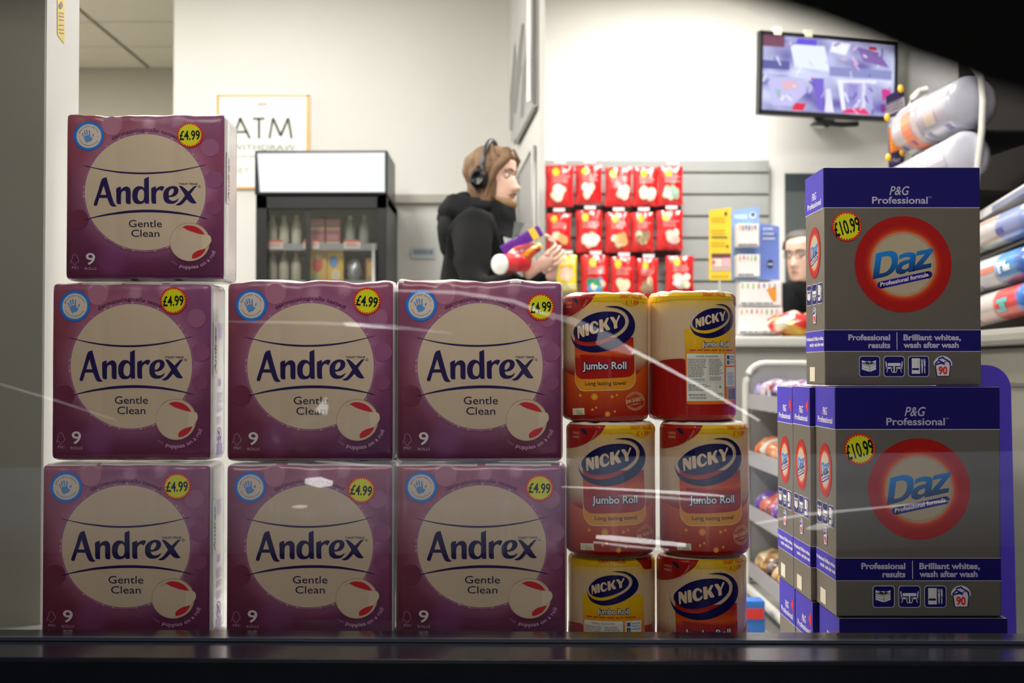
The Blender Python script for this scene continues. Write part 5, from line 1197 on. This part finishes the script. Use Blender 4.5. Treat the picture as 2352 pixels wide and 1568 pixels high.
for sg in (-1, 1):
    g.tube([M2 @ Vector((.098, sg*.031+.021*cos(a), .018+.015*sin(a))) for a in [2*pi*i/14 for i in range(15)]], .0016, 6, caps=False); g.tube([M2 @ Vector((.096, sg*.052, .020)), M2 @ Vector((0, sg*.082, .012))], .0015, 6)
g.tube([M2 @ Vector((.099, -.010, .02)), M2 @ Vector((.099, .010, .02))], .0015, 6); g.build('glasses', mat('dark_glasses', (.03, .03, .035), .3), p2, world=False)
# ================================================================== SWEETS RACK between counter and cartons
RX0, RX1, RY0, RY1 = .895, 1.19, 3.62, 5.0
rk = thing('sweets_rack', 'low grey steel rack with rounded tubular end, filled with bars of sweets, beside the cartons', 'rack', ((RX0+RX1)/2, 4.3, 0))
RIM = mat('ivory_tube', (.55, .54, .50), .35)
def hoop(Y, zt=.925):
    r = .075; pts = [(RX0, Y, .02), (RX0, Y, zt-r)]+[(RX0+r-r*cos(a), Y, zt-r+r*sin(a)) for a in [pi/2*i/6 for i in range(1, 7)]]+[(RX1-r+r*sin(a), Y, zt-r+r*cos(a)) for a in [pi/2*i/6 for i in range(0, 7)]]+[(RX1, Y, .02)]
    MB().tube(pts, .014, 10).build('end_hoop', RIM, rk)
hoop(RY1); hoop(RY0)
m = MB(); m.box((RX0+.014, RY1-.004, .10), (RX1-.012, RY1+.004, .90)); m.build('end_panel', mat('mid_grey_steel', (.30, .30, .31), .45), rk)
m = MB(); m.box((RX1-.02, RY0, .06), (RX1-.012, RY1, .90)); m.build('back_panel', mat('dark_grey_steel', (.11, .11, .12), .45), rk)
m = MB(); m.tube([(RX0, RY0, .075), (RX0, RY1, .075)], .018, 8); m.build('bottom_rail', RIM, rk)
zt = [(.82, .765), (.615, .55), (.425, .345), (.205, .13)]
bars = [[((.12, .05, .26), 'purple'), ((.42, .36, .44), 'lilac grey'), ((.25, .10, .20), 'plum')], [((.78, .20, .04), 'orange'), ((.80, .74, .68), 'white'), ((.72, .25, .10), 'dark orange')], [((.14, .04, .38), 'violet'), ((.75, .12, .05), 'scarlet'), ((.62, .10, .12), 'red')], [((.75, .48, .22), 'tan'), ((.80, .35, .08), 'amber'), ((.14, .05, .04), 'dark brown')]]
trayn = ['top', 'second', 'third', 'bottom']; bar_me = {}
for s_, (zh, zl) in enumerate(zt):
    m = MB(); m.box((RX0+.02, RY0+.02, zl-.004), (RX1-.022, RY1-.012, zl)); m.build('tray', STEEL, rk)
    m = MB(); m.add([(RX0+.005, RY0+.02, zl-.01), (RX0+.005, RY1-.012, zl-.01), (RX0+.005, RY1-.012, zl+.045), (RX0+.005, RY0+.02, zl+.045), (RX0+.012, RY0+.02, zl-.01), (RX0+.012, RY1-.012, zl-.01), (RX0+.012, RY1-.012, zl+.045), (RX0+.012, RY0+.02, zl+.045)], [(0, 1, 2, 3), (7, 6, 5, 4), (3, 2, 6, 7), (0, 4, 5, 1), (1, 5, 6, 2), (0, 3, 7, 4)]); m.build('tray_lip', mat('lilac_grey_strip', (.34, .32, .35), .35), rk)
    for b_ in range(9):
        c, cn = bars[s_][b_ % 3]; y = 4.90-b_*.105
        r = thing('sweet_bar', '%s sweet bar heap on the %s tray of the rack, number %d from its far end' % (cn, trayn[s_], b_+1), 'sweets', (RX0+.10, y, zl+.001), 'bars of sweets in the rack'); r['label'] = '%s sweets on the %s tray of the steel rack, %s from far end' % (cn, trayn[s_], ['first', 'second', 'third', 'fourth', 'fifth', 'sixth', 'seventh', 'eighth', 'ninth'][b_])
        q = MB(); q.ball((0, 0, .054), (.088, .052, .048), c, n=16, m=10); sd = s_*9+b_
        q.V = [Vector((v.x*1, v.y, max(0, v.z+.016*noise.noise(v*32+Vector((sd, 0, 0)))))) for v in q.V]
        q.C = [tuple(min(.9, q_*1.0+.30) for q_ in c) if noise.noise(v*30+Vector((sd, 3, 0))) > .2 else (tuple(q_*.35 for q_ in c) if noise.noise(v*26+Vector((sd, 9, 0))) < -.25 else c) for v in q.V]
        q.build('wrapper', attr_mat('shiny_sweet_film'), r, world=False)
tg = MB(); a = P(1762, 886, 4.62); b_ = P(1787, 946, 4.62); tg.box((a.x, 4.61, b_.z), (b_.x, 4.614, a.z), (.78, .76, .76)); tg.box((a.x+.005, 4.606, a.z-.012), (b_.x, 4.61, a.z), (.7, .06, .04)); tg.build('price_card', PRINT_FAR, rk)
bx = thing('small_box', 'small blue and red carton on the floor at the foot of the steel rack', 'carton', (.80, 4.42, 0)); MB().box((.765, 4.38, 0), (.845, 4.46, .13), (.03, .18, .62), bev=.004).box((.770, 4.376, .07), (.84, 4.382, .105), (.70, .04, .03)).build('box', PRINT_FAR, bx)
# ================================================================== RIGHT: counter, tubes, rounded packs
sc_ = thing('service_counter', 'long beige counter running along the right side, lighter rounded top', 'counter', (1.75, 4.0, 0))
MB().box((1.55, 2.95, .005), (ROOMX1-.006, 5.05, .97)).build('counter_body', mat('beige_panel', (.23, .215, .18), .5, vary=.06), sc_)
MB().box((1.51, 2.92, .975), (ROOMX1-.005, 5.08, 1.03), bev=.018).build('counter_top', mat('pale_beige_top', (.27, .26, .23), .4), sc_)
MB().box((1.545, 2.95, .85), (1.549, 5.05, .862)).build('groove', mat('groove_dark', (.12, .11, .10), .6), sc_)
# dark backing of the gantry above
gn = thing('shelf_gantry', 'dark shelf unit with pale rounded end rim above the counter, at the upper right', 'shelf', (1.9, 4.2, 1.03))
DK = mat('gantry_dark', (.014, .0125, .0105), .9, spec=.08, vary=.1)
MB().box((2.045, 2.95, 1.06), (2.085, 5.95, 2.6)).build('back_board', DK, gn)
e0 = P(2256, 186, 4.66); e1 = P(2243, 392, 4.66)
rim = [(2070, 120), (2180, 125), (2232, 145), (2254, 175), (2258, 230), (2255, 300), (2244, 392), (2236, 470)]
MB().tube([P(x, y, 4.66) for x, y in rim][2:], .013, 8).build('end_rim', RIM, gn)
MB().tube([P(x, y, 5.45) for x, y in ((2130, 205), (2112, 210), (2096, 225), (2086, 250), (2078, 300))], .013, 8).build('end_rim', RIM, gn)
for a, b_ in (((2060, 512), (2240, 440)), ((2094, 362), (2244, 302))):
    pa = P(a[0], a[1]-4, 5.35); pb_ = P(b_[0]+6, b_[1]-4, 4.68); m = MB(); V = [pa, pb_, pb_+Vector((.30, 0, .0)), pa+Vector((.30, 0, 0))]; m.add(V+[v+Vector((0, 0, -.008)) for v in V], [(0, 1, 2, 3), (7, 6, 5, 4), (0, 4, 5, 1), (1, 5, 6, 2), (2, 6, 7, 3), (3, 7, 4, 0)]); m.build('shelf', DK, gn)
def roundpack(name, p0, p1, r, colf, label, cat, group, n=26, caps=.8, art=None):
    p0, p1 = Vector(p0), Vector(p1); rt = thing(name, label, cat, (p0+p1)/2, group); ax = (p1-p0); L = ax.length; t = ax.normalized(); a = t.cross(Vector((0, 0, 1))).normalized(); b = a.cross(t)
    V = []; F = []; C = []; m_ = 16
    prof = [(0, .0), (0, caps*.8), (.02, caps), (.05, 1.0)]+[(.05+.9*i/m_, 1.0) for i in range(1, m_)]+[(.95, 1.0), (.98, caps), (1, caps*.8), (1, 0)]
    for (s_, k) in prof:
        for i in range(n):
            th = 2*pi*i/n; V.append(p0-rt.location+t*(s_*L)+(a*cos(th)+b*sin(th))*r*max(k, .001)); C.append(colf(s_, th))
    for j in range(len(prof)-1):
        for i in range(n): F.append((j*n+i, j*n+(i+1) % n, (j+1)*n+(i+1) % n, (j+1)*n+i))
    q = MB(); q.add(V, F, None, 0, True); q.C = C; q.build('wrapper', attr_mat('rolled_film', .25, .4, bump=.2, bs=14), rt, world=False)
    if art:   # bands of print and a painted highlight following the round side facing the camera: (s0, s1, th0, th1, colour)
        A = MB()
        for (s0, s1, t0, t1, c) in art:
            k = 8; W = []
            for i in range(k+1):
                th = radians(215-(t0+(t1-t0)*i/k))
                for s_ in (s0, s1): W.append(p0-rt.location+t*(s_*L)+(a*cos(th)+b*sin(th))*(r+.0012))
            A.add(W, [(2*i, 2*i+1, 2*i+3, 2*i+2) for i in range(k)], c)
        A.build('printing', PRINT_FAR, rt, world=False)
    return rt
gw = (.62, .60, .66); gp = 'big rounded packs on the gantry'
roundpack('rounded_pack', P(2100, 300, 5.42), P(2150, 272, 5.06), .100, lambda s, th: (.50, .40, .42), 'big rounded glossy pack with an orange patch, far one on the upper gantry shelf', 'pack', gp, art=[(.55, .95, 195, 300, (.80, .20, .07)), (.1, .9, 150, 180, (.66, .60, .64)), (.2, .3, 265, 280, (.08, .06, .25)), (.7, .82, 262, 278, (.10, .07, .30))])
roundpack('rounded_pack', P(2154, 270, 5.03), P(2236, 232, 4.70), .098, lambda s, th: (.34, .34, .40), 'big rounded silvery pack, near one on the upper gantry shelf', 'pack', gp, art=[(.05, .95, 100, 150, (.76, .76, .85)), (.15, .28, 265, 280, (.08, .07, .25)), (.7, .82, 262, 278, (.08, .07, .25)), (.3, .6, 220, 250, (.46, .40, .34)), (.5, .95, 185, 200, (.50, .42, .36))])  # pale upper band is a highlight put in as colour
roundpack('rounded_pack', P(2072, 428, 5.35), P(2140, 396, 4.98), .085, lambda s, th: (.50, .52, .52), 'big rounded pale pack, far one on the lower gantry shelf behind the top carton', 'pack', gp, art=[(.1, .9, 230, 260, (.60, .62, .45))])
roundpack('rounded_pack', P(2146, 394, 4.95), P(2228, 352, 4.66), .085, lambda s, th: (.48, .48, .56), 'big rounded white pack, near one on the lower gantry shelf behind the top carton', 'pack', gp, art=[(.1, .42, 150, 290, (.80, .56, .56)), (.44, .9, 170, 280, (.50, .48, .55))])
# small sign cards with yellow knobs at the far end of the gantry
gs = thing('promotion_sign', 'narrow dark purple and orange sign with yellow knobs at the gantry\'s far end', 'sign', P(2055, 300, 5.5))
A = Art(); dp = (.030, .022, .09)
A.poly([(2034, 222), (2074, 200), (2082, 246), (2040, 270)], dp, 0); A.poly([(2033, 242), (2076, 222), (2079, 249), (2038, 265)], (.42, .38, .44), 1)
for i, t_ in enumerate(('BIGGEST', 'BOUNCE', 'TOPPING')): A.text(t_, 2035+i*1.2, 245.5+i*8.2, 6, (.12, .10, .14), 2, w=41, rot=-.40, bold=.03)
A.poly([(2040, 272), (2074, 262), (2074, 284), (2041, 293)], (.46, .60, .76), 0); A.poly([(2041, 293), (2074, 284), (2076, 340), (2044, 352)], (.82, .22, .03), 0)
A.lines(2045, 300, 2054, 345, 5, (.85, .45, .05), 1, .5, 3); A.poly(circ(2062, 308, 7, 14), (.72, .62, .70), 1); A.poly(circ(2061, 332, 5, 14), (.76, .60, .66), 1)
A.poly([(2044, 352), (2076, 341), (2076, 384), (2042, 384)], dp, 0); A.text('Mer', 2048, 376, 12, (.5, .48, .56), 1, w=24, rot=-.3)
flat(A, PRINT_FAR, 'printing', gs, 5.5)
m = MB(); f = [P(*p, 5.5) for p in ((2034, 222), (2074, 200), (2082, 250), (2076, 392), (2042, 392), (2040, 270))]; m.add(f+[v+Vector((0, .01, 0)) for v in f], [tuple(range(6)), tuple(range(11, 5, -1))]+[(i, i+6, (i+1) % 6+6, (i+1) % 6) for i in range(6)], dp); m.build('board', PRINT_FAR, gs)
for x, y in ((2069, 204), (2038, 270), (2041, 362), (2073, 350)): MB().ball(P(x, y, 5.485), (.012, .01, .017), None).build('knob', mat('yellow_knob', (.85, .48, .02), .4), gs)
# tubes and cartons on the counter at the right edge
def band(stops):
    def f(s, th):
        for a, c in stops:
            if s <= a: return c
        return stops[-1][1]
    return f
bg = 'wrapped tubes at the right edge'
W_ = (.52, .49, .47)
roundpack('wrapped_tube', P(2240, 553, 4.70), P(2390, 492, 4.05), .052, band([(.12, (.45, .44, .40)), (.24, (.16, .15, .14)), (.60, W_), (1, (.20, .26, .50))]), 'white and blue banded tube, uppermost of the three at the right edge', 'tube', bg, art=[(.26, .56, 175, 184, (.72, .30, .16)), (.58, .68, 225, 250, (.06, .08, .30)), (.26, .60, 255, 262, (.70, .35, .28))])
roundpack('wrapped_tube', P(2242, 640, 4.66), P(2392, 594, 4.02), .054, band([(.14, (.02, .42, .24)), (.26, (.30, .29, .27)), (.56, (.50, .54, .60)), (.85, (.04, .26, .58)), (1, (.03, .12, .42))]), 'grey and blue banded tube with green end, middle one at the right edge', 'tube', bg, art=[(.28, .56, 205, 225, (.75, .20, .12)), (.28, .56, 232, 280, (.62, .58, .60)), (.60, .74, 200, 215, (.70, .80, .9)), (.62, .66, 215, 240, (.70, .80, .9)), (.70, .80, 215, 235, (.70, .80, .9))])
roundpack('wrapped_tube', P(2244, 717, 4.62), P(2394, 676, 4.0), .052, band([(.12, (.05, .08, .34)), (.22, (.25, .24, .23)), (.53, (.54, .50, .48)), (.84, (.66, .03, .03)), (1, (.03, .16, .55))]), 'white and red banded tube, lowest of the three at the right edge', 'tube', bg, art=[(.24, .52, 240, 285, (.70, .50, .48)), (.58, .74, 205, 220, (.10, .50, .52)), (.62, .70, 222, 240, (.10, .50, .52)), (.56, .70, 240, 252, (.10, .50, .52)), (.02, .07, 200, 250, (.3, .55, .5))])
def slabpack(name, pts, Y0, Y1, th, c, label, top=None):
    pa, pb_ = P(*pts[0], Y0), P(*pts[1], Y1); r = thing(name, label, 'carton', (pa+pb_)/2); u = Vector((.12, 0, 0)); d = Vector((0, 0, -th)); V = [pa, pb_, pb_+u, pa+u]; V += [v+d for v in V]
    MB().add(V, [(0, 1, 2, 3), (7, 6, 5, 4), (0, 4, 5, 1), (1, 5, 6, 2), (2, 6, 7, 3), (3, 7, 4, 0)], c).build('box', PRINT_FAR, r)
    if top: A = MB(); A.add([pa*(1-a)+pb_*a+d*b+Vector((-.0015, 0, 0)) for a, b in top[0]], [tuple(range(len(top[0])))], top[1]); A.build('printing', PRINT_FAR, r)
slabpack('flat_carton', ((2250, 486), (2380, 405)), 4.72, 4.10, .030, (.62, .60, .62), 'white carton lying over the uppermost tube at the right edge', ([(.25, .3), (.85, .3), (.85, .95), (.25, .95)], (.16, .20, .30)))
slabpack('flat_carton', ((2250, 592), (2380, 538)), 4.70, 4.10, .010, (.030, .045, .042), 'dark green-black tray between the upper and middle tubes')
slabpack('flat_carton', ((2250, 679), (2380, 640)), 4.66, 4.08, .004, (.030, .032, .030), 'dark tray between the middle and lowest tubes', ([(.02, .1), (.22, .1), (.22, .95), (.02, .95)], (.30, .28, .26)))
m = MB()
for y in (4.12, 4.62): m.box((1.82, y-.01, 1.032), (1.84, y+.01, 1.50))
dsx = thing('tube_stand', 'dark stand that carries the three banded tubes on the counter', 'stand', (1.83, 4.37, 1.032)); m.build('posts', DK, dsx)
# violet-blue rounded panel in front of the counter
vp = thing('violet_panel', 'tall violet-blue panel with rounded corner behind the washing powder cartons', 'display panel', (P(2240, 0, 2.9).x, 2.9, 0))
a = P(2140, 838, 2.9); b_ = P(2322, 838, 2.9); zt_ = a.z; r_ = .055
pl = [(a.x, 0.0), (b_.x+.012, 0.0), (b_.x, zt_-r_)]+[(b_.x-r_+r_*cos(t), zt_-r_+r_*sin(t)) for t in [pi/2*i/8 for i in range(1, 9)]]+[(a.x+r_, zt_), (a.x, zt_-r_)]
n = len(pl); m = MB(); m.add([(x, 2.9, z) for x, z in pl]+[(x, 2.93, z) for x, z in pl], [tuple(range(n)), tuple(range(2*n-1, n-1, -1))]+[(i, i+n, (i+1) % n+n, (i+1) % n) for i in range(n)]); m.build('board', mat('violet_blue_board', (.045, .016, .50), .35, vary=.1), vp)
# yellow warning label on the bright reveal
yl = thing('warning_label', 'yellow warning label with black arrow mark on the white window reveal', 'label', (pxr+.006, 2.54, 1.55))
def onrev(px, py, o=.0045):
    X_ = pxr+.004; Y = X_/P(px, py, 1.0).x; return P(px, py, Y)+Vector((o, 0, 0))
A = Art(); A.poly([(131, -60), (147, -60), (147, 102), (131, 80)], (.85, .60, .02), 0); A.poly([(133, 12), (140, 3), (143, 14), (138, 22), (134, 18)], (.03, .03, .03), 1)
for y in (28, 36, 44, 56, 66, 74): A.poly([(134, y), (145, y+1.5), (145, y+4.5), (134, y+3)], (.22, .16, .02), 1)
A.cut(None); A.build('printed_label', lambda x, y, L: onrev(x, y, .001+.0006*L)-yl.location, PRINT_FAR, yl)
# ================================================================== OUTSIDE: the photographer's car, plus added streak emitters
CB = mat('black_car_rubber', (.003, .003, .003), .9, spec=.1)
car = thing('car_door', 'black window frame edge of a car, out of focus across the upper right corner', 'car', (.2, .38, -.14))
lowc = [(1560, -64), (1640, -28), (1760, 14), (1880, 52), (1990, 92), (2080, 132), (2180, 168), (2270, 204), (2352, 226), (2480, 262), (2620, 294)]
q = MB(); YN = .38; n = len(lowc); up = [(x+90, y-330) for x, y in lowc]
F_ = [P(x+25, y-75, YN) for x, y in lowc]+[P(*p, YN) for p in up]; G_ = [P(*p, YN-.03) for p in lowc]+[P(*p, YN-.03) for p in up]
V = F_+G_; F = []
for i in range(n-1): F += [(i, i+1, n+i+1, n+i), (2*n+i, 3*n+i, 3*n+i+1, 2*n+i+1), (i, 2*n+i, 2*n+i+1, i+1), (n+i, n+i+1, 3*n+i+1, 3*n+i)]
F += [(0, n, 3*n, 2*n), (n-1, 3*n-1, 4*n-1, 2*n-1)]
q.add(V, F); q.build('window_frame_edge', CB, car)
PAINT = mat('pale_blue_grey_paint', (.62, .68, .80), .35, vary=.12, noise_s=2)
# door skin: a gently curved panel below the line of sight
V = []; F = []; nx, nz = 24, 14
for j in range(nz+1):
    for i in range(nx+1):
        x = -2.2+4.6*i/nx; z = .33+.29*j/nz; v = j/nz; V.append((x, .36-.05*(v*2-1)**2-.012*math.exp(-((v-.62)/.06)**2)+.01*sin(x*1.3), z+.02*x))
for j in range(nz):
    for i in range(nx): a = j*(nx+1)+i; F.append((a, a+1, a+nx+2, a+nx+1))
q = MB(); q.add(V, F, None, 0, True); q.add([(x, y-.05, z) for x, y, z in V], F, None, 0, True); q.build('door_skin', PAINT, car)
q = MB(); q.box((-2.2, .20, -.02), (2.4, .34, .325)); q.build('sill_panel', CB, car)
q = MB(); [q.tube([(x, .10, -.135+.30), (x, .28, -.135+.30)], .30, 28) for x in (-1.7, 1.9)]; q.build('wheels', CB, car)
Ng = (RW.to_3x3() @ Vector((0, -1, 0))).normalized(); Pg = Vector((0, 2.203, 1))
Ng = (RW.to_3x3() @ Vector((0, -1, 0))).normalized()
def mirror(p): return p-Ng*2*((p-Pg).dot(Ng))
LST = {s_: mat('added_streak_glow_%d' % i, (1, .98, .96), .5, emit=s_*2.2) for i, s_ in enumerate((7.0, 3.5, 1.6, .8))}  # added glowing strips, unseen directly, that make the streaks reflected in the pane
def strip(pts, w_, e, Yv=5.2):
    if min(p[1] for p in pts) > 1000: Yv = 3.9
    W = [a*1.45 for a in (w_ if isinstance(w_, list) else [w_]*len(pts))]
    q = MB(); q.tube([mirror(P(x, y, Yv)) for x, y in pts], [max(.0004, a/2*S(Yv)) for a in W], 8); q.build('added_streak_glow', LST[e], car)
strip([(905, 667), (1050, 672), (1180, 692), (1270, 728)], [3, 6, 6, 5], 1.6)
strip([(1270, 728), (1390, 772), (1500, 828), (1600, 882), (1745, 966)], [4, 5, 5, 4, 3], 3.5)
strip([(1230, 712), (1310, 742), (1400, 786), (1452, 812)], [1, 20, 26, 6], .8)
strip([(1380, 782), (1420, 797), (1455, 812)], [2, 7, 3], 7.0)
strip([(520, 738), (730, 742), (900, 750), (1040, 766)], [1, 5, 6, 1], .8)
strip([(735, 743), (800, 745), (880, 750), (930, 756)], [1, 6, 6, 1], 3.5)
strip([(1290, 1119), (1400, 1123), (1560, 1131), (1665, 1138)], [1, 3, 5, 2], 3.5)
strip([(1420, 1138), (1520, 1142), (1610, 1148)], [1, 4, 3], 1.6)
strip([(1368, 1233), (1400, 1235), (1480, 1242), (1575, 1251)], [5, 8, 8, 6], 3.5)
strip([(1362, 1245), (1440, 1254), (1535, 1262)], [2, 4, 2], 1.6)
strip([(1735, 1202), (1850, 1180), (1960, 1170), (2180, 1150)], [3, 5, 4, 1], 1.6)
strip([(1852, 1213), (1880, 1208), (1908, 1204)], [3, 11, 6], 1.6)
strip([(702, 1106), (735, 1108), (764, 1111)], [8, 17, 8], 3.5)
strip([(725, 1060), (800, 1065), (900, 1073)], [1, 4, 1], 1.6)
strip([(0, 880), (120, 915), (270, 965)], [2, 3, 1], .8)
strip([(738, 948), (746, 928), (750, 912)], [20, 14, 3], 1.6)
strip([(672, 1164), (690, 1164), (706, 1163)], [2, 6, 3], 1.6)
